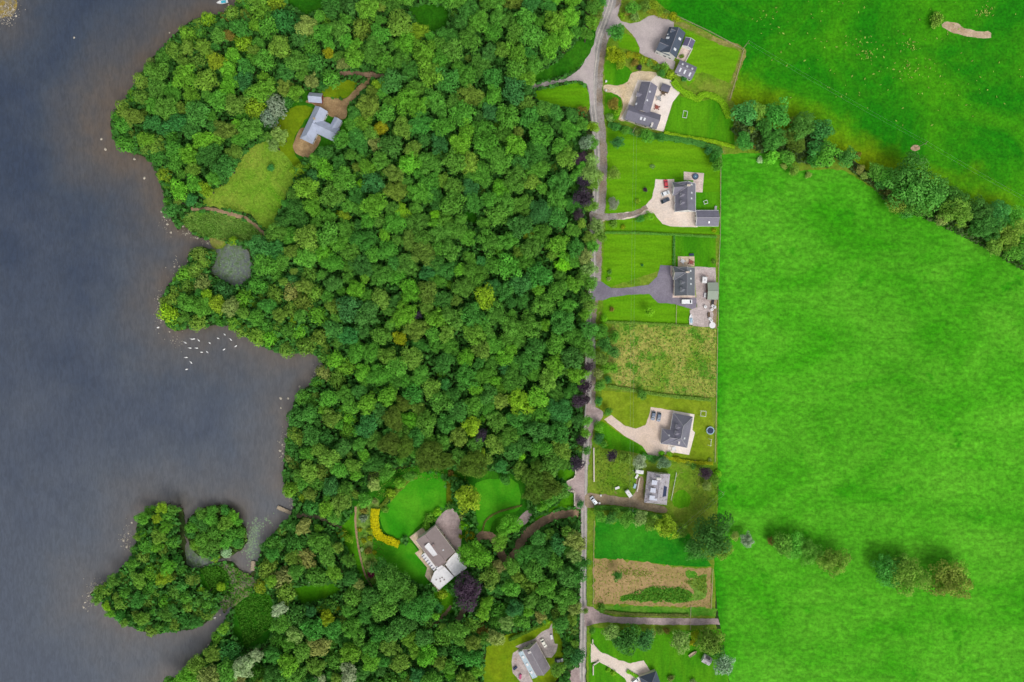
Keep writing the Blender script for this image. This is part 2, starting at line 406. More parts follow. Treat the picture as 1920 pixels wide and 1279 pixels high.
LAND = [(448,-300),(446,0),(440,12),(425,20),(402,28),(385,30),(362,38),(330,62),(308,86),(280,116),(255,152),(236,186),(216,208),(209,228),(211,258),(222,274),(245,286),(268,292),(286,308),(296,333),(306,358),(311,383),(318,403),(328,420),(335,430),(343,420),(352,426),(362,440),(378,447),(393,450),(405,458),(440,456),(462,468),(472,492),(468,522),(445,536),(425,530),(405,518),(392,508),(400,495),(406,478),(398,468),(375,464),(358,472),(352,488),(350,500),(342,508),(316,535),(305,560),(303,590),(315,612),(333,620),(360,615),(400,610),(430,612),(456,629),(502,654),(532,662),(577,660),(595,668),(606,682),(602,692),(592,706),(580,722),(556,747),(546,772),(541,800),(536,830),(535,852),(531,880),(531,903),(544,928),(552,940),(550,955),(546,966),(526,986),(514,1000),(495,1020),(485,1050),(478,1064),(468,1078),(452,1072),(440,1058),(425,1052),(395,1058),(372,1066),(352,1060),(347,1040),(347,1010),(347,985),(344,962),(338,953),(292,951),(270,962),(257,985),(256,1015),(246,1042),(231,1062),(206,1089),(180,1106),(171,1116),(190,1127),(200,1146),(224,1163),(262,1182),(300,1186),(340,1184),(382,1172),(398,1154),(420,1132),(434,1136),(426,1158),(410,1180),(398,1200),(387,1218),(347,1254),(320,1281),(290,1320),(250,1600),(2700,1600),(2700,-300)]
ROUND = [(405 + 57 * math.cos(t) + 3 * math.sin(3 * t), 1000 + 50 * math.sin(t) + 3 * math.cos(2 * t)) for t in np.linspace(0, 2 * math.pi, 28, endpoint=False)]

def landmass(name, pts, mat):
    o2 = outline(pts, 0.9, 1.6, True)
    bm = bmesh.new()
    top = [bm.verts.new((x, y, 0)) for x, y in o2]; f = bm.faces.new(top); f.normal_update()
    if f.normal.z < 0: f.normal_flip()
    bot = [bm.verts.new((x, y, -2.5)) for x, y in o2]; n = len(top)
    for i in range(n): bm.faces.new((top[i], top[(i + 1) % n], bot[(i + 1) % n], bot[i]))
    bmesh.ops.triangulate(bm, faces=[f]); bmesh.ops.recalc_face_normals(bm, faces=bm.faces)
    me = bpy.data.meshes.new(name); bm.to_mesh(me); bm.free(); me.materials.append(mat)
    o = link(bpy.data.objects.new(name, me)); o['kind'] = 'structure'; return o2
land_o = landmass('ground', LAND, M['floor'])
isl_o = landmass('island_ground', ROUND, M['floor'])
bedm = MB(); bedm.face([(-4000, -4000, -2.4), (4000, -4000, -2.4), (4000, 4000, -2.4), (-4000, 4000, -2.4)]); tag(bedm.build('lake_bed', M['bed']), kind='structure')

# lake: one sheet; attributes hold depth (distance from the shore) and how weedy the water is
def dist_to(poly, X, Y):
    d = np.full(X.shape, 1e9); n = len(poly)
    for i in range(n):
        ax, ay = poly[i]; bx, by = poly[(i + 1) % n]
        if (ax - bx) ** 2 + (ay - by) ** 2 > 400 ** 2: continue
        dx, dy = bx - ax, by - ay; L = dx * dx + dy * dy + 1e-9
        t = np.clip(((X - ax) * dx + (Y - ay) * dy) / L, 0, 1)
        d = np.minimum(d, np.hypot(X - ax - t * dx, Y - ay - t * dy))
    return d
def build_lake():
    xs = np.concatenate([np.linspace(-4000, -300, 30), np.arange(-297, -60, 2.0), np.linspace(-55, 60, 6)])
    ys = np.concatenate([np.linspace(-4000, -200, 25), np.arange(-197, 200, 2.0), np.linspace(205, 4000, 25)])
    X, Y = np.meshgrid(xs, ys); nx, ny = len(xs), len(ys)
    thin = land_o[::3]
    d = np.minimum(dist_to(thin, X, Y), dist_to(isl_o[::2], X, Y))
    far = P(0, 15); d = np.minimum(d, np.maximum(np.hypot(X - far.x + 6, Y - far.y - 6) - 4, 0))     # reef at the top left corner
    shoal = P(175, 235)
    dep = np.clip(d / 42.0, 0, 1) ** 0.75
    dep *= 1 - 0.45 * np.exp(-(((X - shoal.x) / 26) ** 2 + ((Y - shoal.y) / 40) ** 2))
    weed = np.zeros_like(X)
    for px, py, rx, ry, s in ((432, 494, 42, 42, 1.0), (372, 1046, 30, 22, 1.0), (478, 1022, 10, 34, 0.75), (455, 1105, 20, 24, 0.5)):
        p = P(px, py); weed = np.maximum(weed, s * np.clip(1.35 - np.hypot((X - p.x) / (rx * S), (Y - p.y) / (ry * S)), 0, 0.5) * 2)
    vs_ = np.stack([X.ravel(), Y.ravel(), np.full(X.size, -0.45)], 1)
    i = np.arange(nx * ny).reshape(ny, nx)
    fs = np.stack([i[:-1, :-1], i[:-1, 1:], i[1:, 1:], i[1:, :-1]], -1).reshape(-1, 4)
    me = bpy.data.meshes.new('lake_water'); me.from_pydata(vs_.tolist(), [], fs.tolist())
    for nm, arr in (('depth', dep), ('weed', weed)):
        a = me.attributes.new(nm, 'FLOAT', 'POINT'); a.data.foreach_set('value', arr.ravel().astype(np.float32))
    m, nt, b = newmat('lake_water')
    ad = nt.nodes.new('ShaderNodeAttribute'); ad.attribute_name = 'depth'
    aw = nt.nodes.new('ShaderNodeAttribute'); aw.attribute_name = 'weed'
    nb = nt.nodes.new('ShaderNodeMath'); nb.operation = 'MULTIPLY_ADD'; nt.links.new(noise(nt, 0.05, 5, 0.65), nb.inputs[0]); nb.inputs[1].default_value = 0.7; nt.links.new(ad.outputs['Fac'], nb.inputs[2])
    col = ramp(nt, mapr(nt, nb.outputs[0], 0.3, 1.35), [(0.0, lin((118, 100, 80), .80)), (0.35, lin((94, 92, 92), .76)), (0.75, lin((74, 86, 104), .66)), (1.0, lin((60, 76, 102), .64))]).outputs[0]
    south = linegrad(300, 300, 300, 1000)(nt)
    col = mix(nt, south, col, mix(nt, 0.35, col, lin((116, 122, 130), .80)))
    wc = ramp(nt, noise(nt, 0.5, 6, 0.75), [(0.36, lin((82, 92, 98))), (0.48, lin((114, 124, 116))), (0.56, lin((96, 122, 74))), (0.66, lin((70, 112, 44)))]).outputs[0]
    wf = nt.nodes.new('ShaderNodeMath'); wf.operation = 'MULTIPLY'; nt.links.new(aw.outputs['Fac'], wf.inputs[0]); wf.inputs[1].default_value = 0.9
    col = mix(nt, wf.outputs[0], col, wc)
    rp = mapr(nt, noise(nt, 0.75, 4, 0.6, (1.0, 0.3), 0.9, 0.9), 0.38, 0.62, 0.86, 1.15)
    cm = nt.nodes.new('ShaderNodeVectorMath'); cm.operation = 'SCALE'; nt.links.new(col, cm.inputs[0]); nt.links.new(rp, cm.inputs['Scale'])
    nt.links.new(cm.outputs[0], b.inputs['Base Color']); b.inputs['Roughness'].default_value = 0.3; b.inputs['Specular IOR Level'].default_value = 1.0
    bp = nt.nodes.new('ShaderNodeBump'); bp.inputs['Strength'].default_value = 0.35; bp.inputs['Distance'].default_value = 0.2
    nt.links.new(noise(nt, 0.8, 5, 0.6, (1.0, 0.35), 0.9, 0.6), bp.inputs['Height']); nt.links.new(bp.outputs[0], b.inputs['Normal'])
    me.materials.append(m); tag(link(bpy.data.objects.new('lake_water', me)), kind='structure')
build_lake()

# ---- fields and gardens (photo pixels)
sheet('far_grassland', [(1106,-8000),(1106,-250),(2150,-250),(2150,1500),(1106,1500),(1106,8000),(14000,8000),(14000,-8000)], M['lawn2'], 0, False, z=.006, clear=False)
sheet('far_grassland', [(500,-8000),(500,-60),(1106,-60),(1106,-8000)], M['darkgrass'], 0, False, z=.006, clear=False)
sheet('far_grassland', [(300,1330),(300,8000),(1106,8000),(1106,1330)], M['darkgrass'], 0, False, z=.006, clear=False)
zstack[0] = 0.02
sheet('field', [(1106,-300),(1160,-290),(1225,0),(1262,27),(1330,62),(1394,95),(1384,140),(1370,188),(1400,215),(1470,250),(1530,250),(1600,300),(1660,345),(1750,360),(1920,420),(2200,540),(2200,-290)], M['field_top'], 0.6, False)
sheet('field', [(1352,290),(1440,285),(1500,320),(1580,318),(1660,368),(1760,400),(1920,490),(2200,620),(2200,1560),(1385,1560),(1368,1280),(1352,1185),(1345,1140),(1338,1065),(1345,990),(1346,900),(1344,740),(1346,600),(1350,440)], M['field'], 0.6, False)
sheet('grass_verge', [(1106,-20),(1150,-60),(1225,0),(1262,27),(1394,95),(1384,140),(1370,188),(1450,250),(1600,310),(1700,380),(1920,470),(1920,505),(1760,420),(1660,380),(1580,326),(1500,330),(1440,298),(1352,296),(1348,600),(1346,980),(1340,1160),(1368,1300),(1100,1310),(1100,900),(1106,600),(1112,300)], M['roughl'], 0.5, False, z=0.012)
sheet('field', [(1117,968),(1200,975),(1290,1000),(1335,1062),(1310,1063),(1255,1060),(1190,1051),(1115,1047)], M['field_small'], 0.5, False)
sheet('bare_plot', [(1113,1047),(1190,1052),(1222,1056),(1260,1063),(1336,1066),(1333,1140),(1260,1137),(1150,1134),(1113,1131)], M['bare'], 1.5, False)
sheet('weed_patch', [(1162,1126),(1178,1114),(1205,1109),(1222,1099),(1250,1104),(1278,1101),(1298,1112),(1300,1124),(1290,1130),(1230,1128)], M['weedg'], 2.0)
sheet('weed_patch', [(1285,1072),(1300,1070),(1308,1078),(1292,1086)], M['weedg'], 1.0)
sheet('weed_patch', [(1290,1090),(1322,1078),(1324,1118),(1305,1126),(1300,1105)], M['scrub'], 1.4)
sheet('grass_strip', [(1122,1134),(1200,1137),(1298,1140),(1345,1142),(1342,1156),(1190,1154),(1138,1150)], M['weedg'], 1.0, False)
sheet('lawn', [(1170,62),(1190,72),(1199,92),(1198,100),(1180,93),(1162,88),(1160,70)], M['lawn'], 0.4)
sheet('lawn', [(1264,50),(1285,55),(1320,72),(1388,97),(1378,130),(1366,156),(1340,145),(1316,135),(1304,150),(1290,162),(1265,100)], M['lawn'], 0.4, False)
sheet('rough_grass_patch', [(1304,136),(1330,140),(1366,158),(1362,182),(1340,176),(1308,168)], M['roughl'], 1.0)
sheet('hay_strip', ribbon_pts([(1262,40),(1300,54),(1345,76),(1392,94),(1384,130),(1372,165),(1366,188)], [8,9,10,9,8,9,8]), M['tan'], 0.7)
sheet('lawn', [(1137,114),(1165,120),(1186,136),(1182,150),(1166,159),(1137,158)], M['lawn2'], 0.4)
sheet('lawn', [(1136,172),(1155,174),(1163,182),(1166,196),(1158,222),(1136,226)], M['lawn2'], 0.4)
sheet('lawn', [(1270,178),(1310,190),(1345,184),(1362,200),(1374,230),(1378,272),(1310,262),(1244,250),(1262,194)], M['lawn2'], 0.5, False)
sheet('lawn', [(1139,238),(1200,246),(1260,256),(1350,290),(1349,440),(1136,436),(1136,330)], M['lawn'], 0.4, False)
sheet('lawn', [(1303,362),(1318,360),(1349,360),(1349,396),(1303,396)], M['lawn2'], 0.4, False)
sheet('lawn', [(1133,439),(1262,441),(1262,500),(1130,542),(1131,500)], M['lawn'], 0.4, False)
sheet('lawn', [(1262,440),(1342,445),(1342,504),(1264,500)], M['lawn2'], 0.3, False)
sheet('lawn', [(1131,554),(1215,548),(1250,564),(1292,578),(1292,610),(1130,604)], M['lawn'], 0.4, False)
sheet('meadow', [(1150,606),(1200,607),(1292,611),(1343,618),(1342,746),(1250,738),(1160,726),(1140,700),(1134,640)], M['meadow'], 0.9, False)
sheet('lawn', [(1128,732),(1220,740),(1332,752),(1338,800),(1337,866),(1250,858),(1240,850),(1180,840),(1150,815),(1122,800)], M['lawn3'], 0.4, False)
sheet('lawn', [(1128,790),(1160,812),(1205,838),(1214,856),(1190,852),(1130,840),(1116,812)], M['lawn2'], 0.4)
sheet('rough_lawn', [(1106,838),(1150,842),(1240,858),(1337,868),(1346,900),(1346,958),(1260,965),(1115,948),(1106,900)], M['roughl'], 0.5, False)
sheet('lawn', [(1264,926),(1282,920),(1294,930),(1292,948),(1276,954),(1262,946)], M['lawn2'], 0.8)
sheet('lawn', [(1110,1176),(1200,1185),(1352,1180),(1366,1279),(1370,1400),(1104,1400),(1104,1230)], M['lawn2'], 0.5, False)
# lane and drives
LANE = [(1152,-60),(1146,0),(1133,40),(1122,72),(1115,110),(1111,150),(1111,190),(1115,230),(1119,280),(1119,330),(1116,380),(1112,420),(1111,460),(1112,500),(1109,540),(1105,580),(1103,620),(1103,700),(1103,760),(1101,800),(1099,840),(1096,880),(1095,940),(1095,1000),(1094,1060),(1093,1110),(1094,1150),(1093,1200),(1091,1279),(1090,1400)]
sheet('gravel_verge', ribbon_pts([(x + 9, y) for x, y in LANE[:15]] + [(x + 7, y) for x, y in LANE[15:20]] + [(1104,840),(1101,870)], [20] * 12 + [16, 14, 14, 14, 14, 14, 12, 10, 8, 5]), M['roadside'], 0.5, clear=False)
sheet('lane', ribbon_pts(LANE, [22,20,17,16,17,18,15,13,12,12,12,12,12,12,12,12,12,12,12,12,12,12,12,11,11,12,13,13,13,13]), M['road'], 0.25, clear=False)
for dx in (-3.4, 3.2): sheet('wheel_track', ribbon_pts([(x + dx, y) for x, y in LANE], 2.2), M['wheel'], 0.25, clear=False)
sheet('driveway', [(996,160),(1030,152),(1062,146),(1086,130),(1099,108),(1108,80),(1116,90),(1112,150),(1112,200),(1106,178),(1100,160),(1086,152),(1060,153),(1030,160),(998,167)], M['yard_grey'], 0.4)
sheet('driveway', [(1163,6),(1158,30),(1164,40),(1182,44),(1200,41),(1215,31),(1232,27),(1264,42),(1263,52),(1254,78),(1236,95),(1230,101),(1266,116),(1263,134),(1248,122),(1230,118),(1210,108),(1199,101),(1199,90),(1191,72),(1178,58),(1168,46),(1150,62),(1138,76),(1134,60),(1148,20)], M['yard_grey'], 0.3, False)
sheet('terrace', [(1279,86),(1297,93),(1286,116),(1268,110)], M['pink_pave'], 0.0, False)
sheet('driveway', [(1134,159),(1158,161),(1176,153),(1186,136),(1210,134),(1232,138),(1226,160),(1204,162),(1190,190),(1178,216),(1172,227),(1160,224),(1167,204),(1166,190),(1158,178),(1134,171)], M['sand'], 0.4)
sheet('patio', [(1232,140),(1242,147),(1257,150),(1276,173),(1261,192),(1244,247),(1204,238),(1163,223),(1176,200),(1196,150),(1220,152)], M['white_pave'], 0.0, False)
sheet('driveway', [(1116,400),(1140,402),(1165,399),(1186,397),(1206,390),(1222,372),(1227,352),(1229,337),(1264,336),(1268,395),(1308,394),(1308,426),(1262,425),(1242,420),(1231,408),(1226,400),(1214,400),(1196,407),(1170,412),(1136,412),(1120,420)], M['cream'], 0.3, False)
sheet('driveway', ribbon_pts([(1106,408),(1130,407),(1165,405),(1192,399),(1212,388)], [20,14,10,9,7]), M['roadside'], 0.4)
sheet('terrace', [(1282,322),(1320,325),(1317,361),(1300,360),(1300,338),(1282,338)], M['pink_pave'], 0.0, False)
sheet('driveway', [(1110,526),(1128,528),(1146,541),(1180,539),(1216,534),(1232,519),(1238,498),(1266,498),(1268,556),(1306,558),(1306,576),(1298,580),(1264,570),(1233,568),(1217,551),(1180,553),(1146,557),(1130,563),(1108,564)], M['tarmac'], 0.25, False)
sheet('yard', [(1302,500),(1342,502),(1342,614),(1299,611),(1293,582),(1307,576),(1304,540)], M['concrete'], 0.3, False)
sheet('terrace', [(1271,481),(1302,481),(1302,500),(1271,500)], M['beige_pave'], 0.0, False)
sheet('paving', [(1257,499),(1266,499),(1267,553),(1304,553),(1304,558),(1261,558),(1263,525),(1257,514)], M['pink_pave'], 0.15, False)
sheet('soil_bed', [(1330,565),(1344,562),(1344,616),(1334,614),(1338,590)], M['dirt'], 0.6, False)
sheet('driveway', [(1100,758),(1112,762),(1129,770),(1130,782),(1116,798),(1106,820),(1099,820)], M['forecourt'], 0.5)
sheet('driveway', [(1132,786),(1146,778),(1168,797),(1192,804),(1210,797),(1217,780),(1220,763),(1264,770),(1264,850),(1250,848),(1247,858),(1218,857),(1204,836),(1170,817)], M['peach'], 0.25, False)
sheet('patio', [(1262,770),(1302,777),(1298,806),(1303,811),(1292,853),(1251,846),(1254,832),(1237,832),(1240,802),(1258,806)], M['white_pave'], 0.0, False)
sheet('driveway', [(1100,926),(1140,928),(1178,934),(1190,924),(1194,900),(1206,896),(1210,938),(1246,950),(1244,962),(1190,953),(1140,946),(1100,952)], M['dirt'], 0.6)
sheet('driveway', [(1094,1136),(1112,1138),(1126,1149),(1150,1156),(1200,1158),(1346,1160),(1350,1171),(1290,1172),(1180,1170),(1135,1166),(1096,1174)], M['forecourt'], 0.4, False)
sheet('driveway', [(1108,1206),(1126,1222),(1160,1237),(1182,1244),(1207,1238),(1224,1266),(1224,1330),(1194,1330),(1172,1272),(1146,1253),(1122,1240),(1108,1242)], M['cream'], 0.3, False)
# left of the lane
sheet('lawn', [(1003,170),(1040,163),(1084,154),(1101,166),(1105,206),(1080,203),(1040,198),(1010,190)], M['lawn'], 0.5)
sheet('grass_bank', [(1000,140),(1040,120),(1068,92),(1096,66),(1116,56),(1112,84),(1098,112),(1080,132),(1040,146),(1004,156)], M['darkgrass'], 0.8)
sheet('grass_clearing', [(768,14),(806,6),(842,18),(838,48),(812,62),(784,46)], M['darkgrass'], 1.0)
sheet('grass_clearing', [(534,-20),(606,-20),(610,14),(574,28),(540,8)], M['darkgrass'], 1.0)
sheet('grass_clearing', [(866,396),(890,400),(900,414),(880,418)], M['darkgrass'], 1.0)
sheet('lawn', [(588,204),(572,226),(553,256),(552,286),(566,310),(548,316),(528,290),(510,262),(512,236),(532,216),(556,198)], M['lawn5'], 0.7)
sheet('lawn', [(604,172),(622,160),(650,150),(668,155),(664,172),(645,185),(610,182)], M['lawn5'], 0.5)
sheet('gravel_yard', [(574,190),(604,182),(640,186),(656,178),(676,158),(690,146),(697,152),(668,182),(652,198),(648,222),(626,222),(600,204),(588,196)], M['gravel_br'], 0.5)
sheet('driveway', ribbon_pts([(636,138),(660,137),(690,140),(720,143)], [8,9,10,8]), M['darktrack'], 0.5)
sheet('patio', [(566,240),(553,262),(550,276),(556,288),(574,296),(584,290),(602,262),(590,250)], M['gravel_br'], 0.3)
sheet('hay_clearing', [(436,325),(452,296),(470,276),(500,262),(530,288),(552,312),(552,334),(536,370),(522,398),(506,432),(488,424),(470,404),(430,392),(386,386),(380,378),(400,356),(424,344)], M['clearing'], 1.2)
sheet('scrub_meadow', [(334,414),(360,398),(400,398),(440,406),(474,420),(494,438),(480,452),(446,452),(404,452),(380,443),(362,436),(350,424)], M['scrub'], 1.2)
sheet('footpath', ribbon_pts([(358,393),(392,392),(428,400),(462,410),(480,424),(497,440)], [6,6,7,7,6,5]), M['path'], 0.4)
sheet('reed_bed', [(393,448),(404,446),(424,448),(420,464),(402,466)], M['tan'], 0.6)
sheet('marsh', [(372,1066),(400,1060),(430,1056),(446,1068),(470,1080),(486,1090),(474,1112),(450,1132),(426,1140),(420,1150),(412,1128),(434,1108),(430,1090),(400,1084)], M['marsh'], 1.2)
sheet('marsh_grass', [(440,1140),(474,1112),(496,1096),(512,1130),(516,1170),(500,1204),(460,1216),(436,1190)], M['darkgrass'], 1.2)
sheet('island_grass', [(374,1066),(414,1062),(430,1086),(424,1108),(400,1116),(376,1096)], M['darkgrass'], 1.0)
sheet('garden_ground', [(640,960),(700,900),(800,870),(900,880),(1000,890),(1082,880),(1085,960),(1000,985),(900,1020),(880,1100),(850,1160),(800,1150),(700,1110),(640,1010)], M['darkgrass'], 0.8, clear=False)
sheet('flower_bed', [(668,948),(712,938),(698,1000),(722,1040),(722,1070),(694,1098),(678,1040)], M['scrub'], 0.6, clear=False)
sheet('garden_ground', [(505,190),(560,180),(580,170),(660,190),(660,290),(560,330),(500,290)], M['darkgrass'], 0.8, clear=False, z=.015)
sheet('lawn', [(713,972),(716,958),(760,908),(796,886),(824,888),(836,904),(838,946),(812,966),(784,986),(766,1004),(738,1008),(720,994)], M['lawn4'], 0.3)
sheet('lawn', [(700,1012),(716,1012),(748,1022),(772,1018),(790,1046),(800,1072),(806,1092),(794,1100),(756,1076),(726,1064),(704,1046)], M['lawn4'], 0.4)
sheet('lawn', [(892,908),(930,898),(966,902),(976,930),(972,956),(944,966),(926,976),(916,1000),(898,1006),(892,960)], M['lawn4'], 0.5)
sheet('lawn', [(838,904),(846,904),(848,946),(838,948)], M['lawn5'], 0.2)
sheet('lawn', [(1040,880),(1082,880),(1079,896),(1064,902),(1046,896)], M['lawn2'], 0.4)
sheet('lawn', [(1002,972),(1030,956),(1056,934),(1077,922),(1079,950),(1050,952),(1020,966),(1004,984)], M['lawn2'], 0.6)
sheet('lawn', [(640,986),(664,960),(668,1000),(676,1040),(690,1082),(684,1092),(666,1060),(644,1014)], M['lawn2'], 0.5)
sheet('lawn', [(548,1104),(586,1096),(620,1094),(640,1104),(622,1118),(566,1132)], M['lawn2'], 0.6)
sheet('lawn', [(812,1108),(834,1104),(850,1120),(846,1150),(824,1156),(816,1130)], M['lawn2'], 0.5)
sheet('footpath', ribbon_pts([(667,950),(667,985),(673,1030),(684,1075),(699,1104)], [3.5] * 5), M['path'], 0.2)
sheet('footpath', ribbon_pts([(556,966),(590,968),(620,980),(640,990)], [8,9,8,7]), M['dirt'], 0.8)
sheet('forecourt', [(817,984),(828,964),(846,952),(858,964),(866,992),(864,1022),(856,1032),(838,1010)], M['forecourt'], 0.3)
sheet('driveway', ribbon_pts([(892,1010),(912,1004),(930,1018),(946,1048),(964,1040),(982,1008),(1006,986),(1040,968),(1084,962)], [13,18,15,17,17,16,17,16,15]), M['darktrack'], 0.6)
sheet('driveway', [(968,980),(986,958),(998,962),(984,984)], M['forecourt'], 0.4)
sheet('gate_bay', [(1084,872),(1096,874),(1096,958),(1078,952),(1077,926),(1064,920),(1062,904),(1076,896)], M['forecourt'], 0.1, False)
sheet('footpath', ribbon_pts([(846,1136),(834,1152),(820,1166),(802,1176)], [5,6,6,5]), M['path'], 0.4)
sheet('footpath', ribbon_pts([(872,1140),(862,1156),(856,1166)], [10,11,8]), M['dirt'], 0.5)
sheet('terrace', [(768,1007),(793,988),(799,998),(784,1012),(794,1034),(793,1044),(813,1072),(810,1088),(828,1106),(822,1110),(797,1080),(801,1064),(778,1037),(787,1031)], M['beige_pave'], 0.0, False)
sheet('lawn', [(912,1212),(944,1192),(1000,1176),(1036,1162),(1054,1200),(1058,1250),(1040,1279),(1000,1330),(900,1330)], M['lawn5'], 0.6, False)
sheet('yard', [(966,1212),(986,1204),(1004,1196),(1016,1184),(1030,1178),(1035,1168),(1036,1186),(1040,1206),(1046,1208),(1042,1224),(1034,1233),(1010,1232),(1000,1215),(978,1222),(992,1262),(1000,1282),(984,1284),(974,1276),(962,1262),(959,1240),(962,1224),(974,1216)], M['concrete'], 0.2, False)
sheet('lay_by', [(1070,1255),(1084,1250),(1088,1279),(1088,1320),(1066,1320)], M['forecourt'], 0.6)
sheet('bare_patch', [(1766,44),(1790,42),(1808,52),(1832,58),(1856,60),(1854,72),(1820,70),(1795,64),(1772,54)], M['bare_pale'], 0.8, z=0.05)

def gz(px, py):
    """height of the topmost ground sheet at a photo point"""
    z = 0.0
    for pts, zz in GROUND:
        if zz > z and bool(inpoly(np.array([px]), np.array([py]), pts)[0]): z = zz
    return z
def G(px, py): return P(px, py, gz(px, py))

# ------------------------------------------------------------------ buildings
class Block:
    """rectangular building block with a pitched roof; axis given by two photo points"""
    def __init__(s, p0, p1, width, ze, zr, zref=None, hip0=0.0, hip1=0.0, over=0.35, zb=0.0):
        zref = zr if zref is None else zref
        a, b = P(*p0, zref), P(*p1, zref); a.z = b.z = 0
        s.a, s.b = a, b; d = b - a; s.L = d.length; s.u = d.normalized(); s.n = Vector((-s.u.y, s.u.x, 0)); s.w = width; s.ze = ze; s.zr = zr
        s.h0, s.h1, s.over, s.zb = hip0, hip1, over, zb
        s.ang = math.atan2(s.u.y, s.u.x); s.hw = width / 2
        s.slope = (zr - ze) / (s.hw - over)
    def pt(s, t, v, z): 
        p = s.a + s.u * t + s.n * v; return Vector((p.x, p.y, z))
    def zat(s, p):
        v = abs((Vector((p.x, p.y, 0)) - s.a).dot(s.n)); t = (Vector((p.x, p.y, 0)) - s.a).dot(s.u)
        z = s.zr - s.slope * v
        if s.h0: z = min(z, s.zr - (s.h0 - t) * (s.zr - s.zlow()) / s.h0)
        if s.h1: z = min(z, s.zr - (t - (s.L - s.h1)) * (s.zr - s.zlow()) / s.h1)
        return z
    def zlow(s): return s.ze - s.over * s.slope
    def roof(s, mb, m=0, t=0.16):
        zl = s.zlow(); hw = s.hw
        r0, r1 = s.pt(s.h0, 0, s.zr), s.pt(s.L - s.h1, 0, s.zr)
        A, B, Cc, D = s.pt(0, hw, zl), s.pt(s.L, hw, zl), s.pt(s.L, -hw, zl), s.pt(0, -hw, zl)
        mb.slab([A, r0, r1, B], t, m); mb.slab([D, Cc, r1, r0], t, m)
        if s.h0: mb.slab([A, D, r0], t, m)
        if s.h1: mb.slab([B, r1, Cc], t, m)
    def walls(s, mb, m=0):
        o = s.over; hw = s.hw - o; t0, t1 = o * (0.6 if not s.h0 else 1), s.L - o * (0.6 if not s.h1 else 1); zt = s.ze - 0.17
        q = [s.pt(t0, hw, 0), s.pt(t1, hw, 0), s.pt(t1, -hw, 0), s.pt(t0, -hw, 0)]
        mb.prism([(p.x, p.y) for p in q], s.zb, zt, m)
        for t, h in ((t0, s.h0), (t1, s.h1)):
            if not h:
                e = 0.25 if t == t0 else -0.25
                A, B, R = s.pt(t, hw, zt), s.pt(t, -hw, zt), s.pt(t, 0, s.zr - 0.2)
                A2, B2, R2 = s.pt(t + e, hw, zt), s.pt(t + e, -hw, zt), s.pt(t + e, 0, s.zr - 0.2)
                mb.mesh([A, B, R, A2, B2, R2], [(0, 1, 2), (5, 4, 3), (0, 2, 5, 3), (1, 4, 5, 2), (0, 3, 4, 1)], m)
    def ridge(s, mb, m=0, r=0.14, lift=0.02, hips=True):
        mb.tube(s.pt(s.h0, 0, s.zr + lift), s.pt(s.L - s.h1, 0, s.zr + lift), r, n=6, m=m)
        if hips:
            for h, t, ts in ((s.h0, 0, s.h0), (s.h1, s.L, s.L - s.h1)):
                if h:
                    for v in (s.hw, -s.hw): mb.tube(s.pt(t, v, s.zlow() + lift), s.pt(ts, 0, s.zr + lift), r * .85, n=6, m=m)
    def gutter(s, mb, side, m=0):
        z = s.zlow() - 0.2
        c = s.pt(s.L / 2, side * (s.hw + 0.09), z); mb.box(c, s.L, 0.16, 0.14, s.ang, m)
    def barge(s, mb, end, m=0, w=0.22):
        t = -0.08 if end == 0 else s.L + 0.08
        for sd in (1, -1):
            a, b = s.pt(t, sd * s.hw, s.zlow()), s.pt(t, 0, s.zr)
            k = s.u * (0.07); dn = Vector((0, 0, -w)); up = Vector((0, 0, 0.04))
            mb.mesh([a - k + dn, a + k + dn, b + k + dn, b - k + dn, a - k + up, a + k + up, b + k + up, b - k + up],
                    [(3, 2, 1, 0), (4, 5, 6, 7), (0, 1, 5, 4), (1, 2, 6, 5), (2, 3, 7, 6), (3, 0, 4, 7)], m)

def on_roof(bl, px, py):
    z = bl.zr
    for _ in range(6):
        p = P(px, py, z); z = bl.zat(p)
    return P(px, py, z)

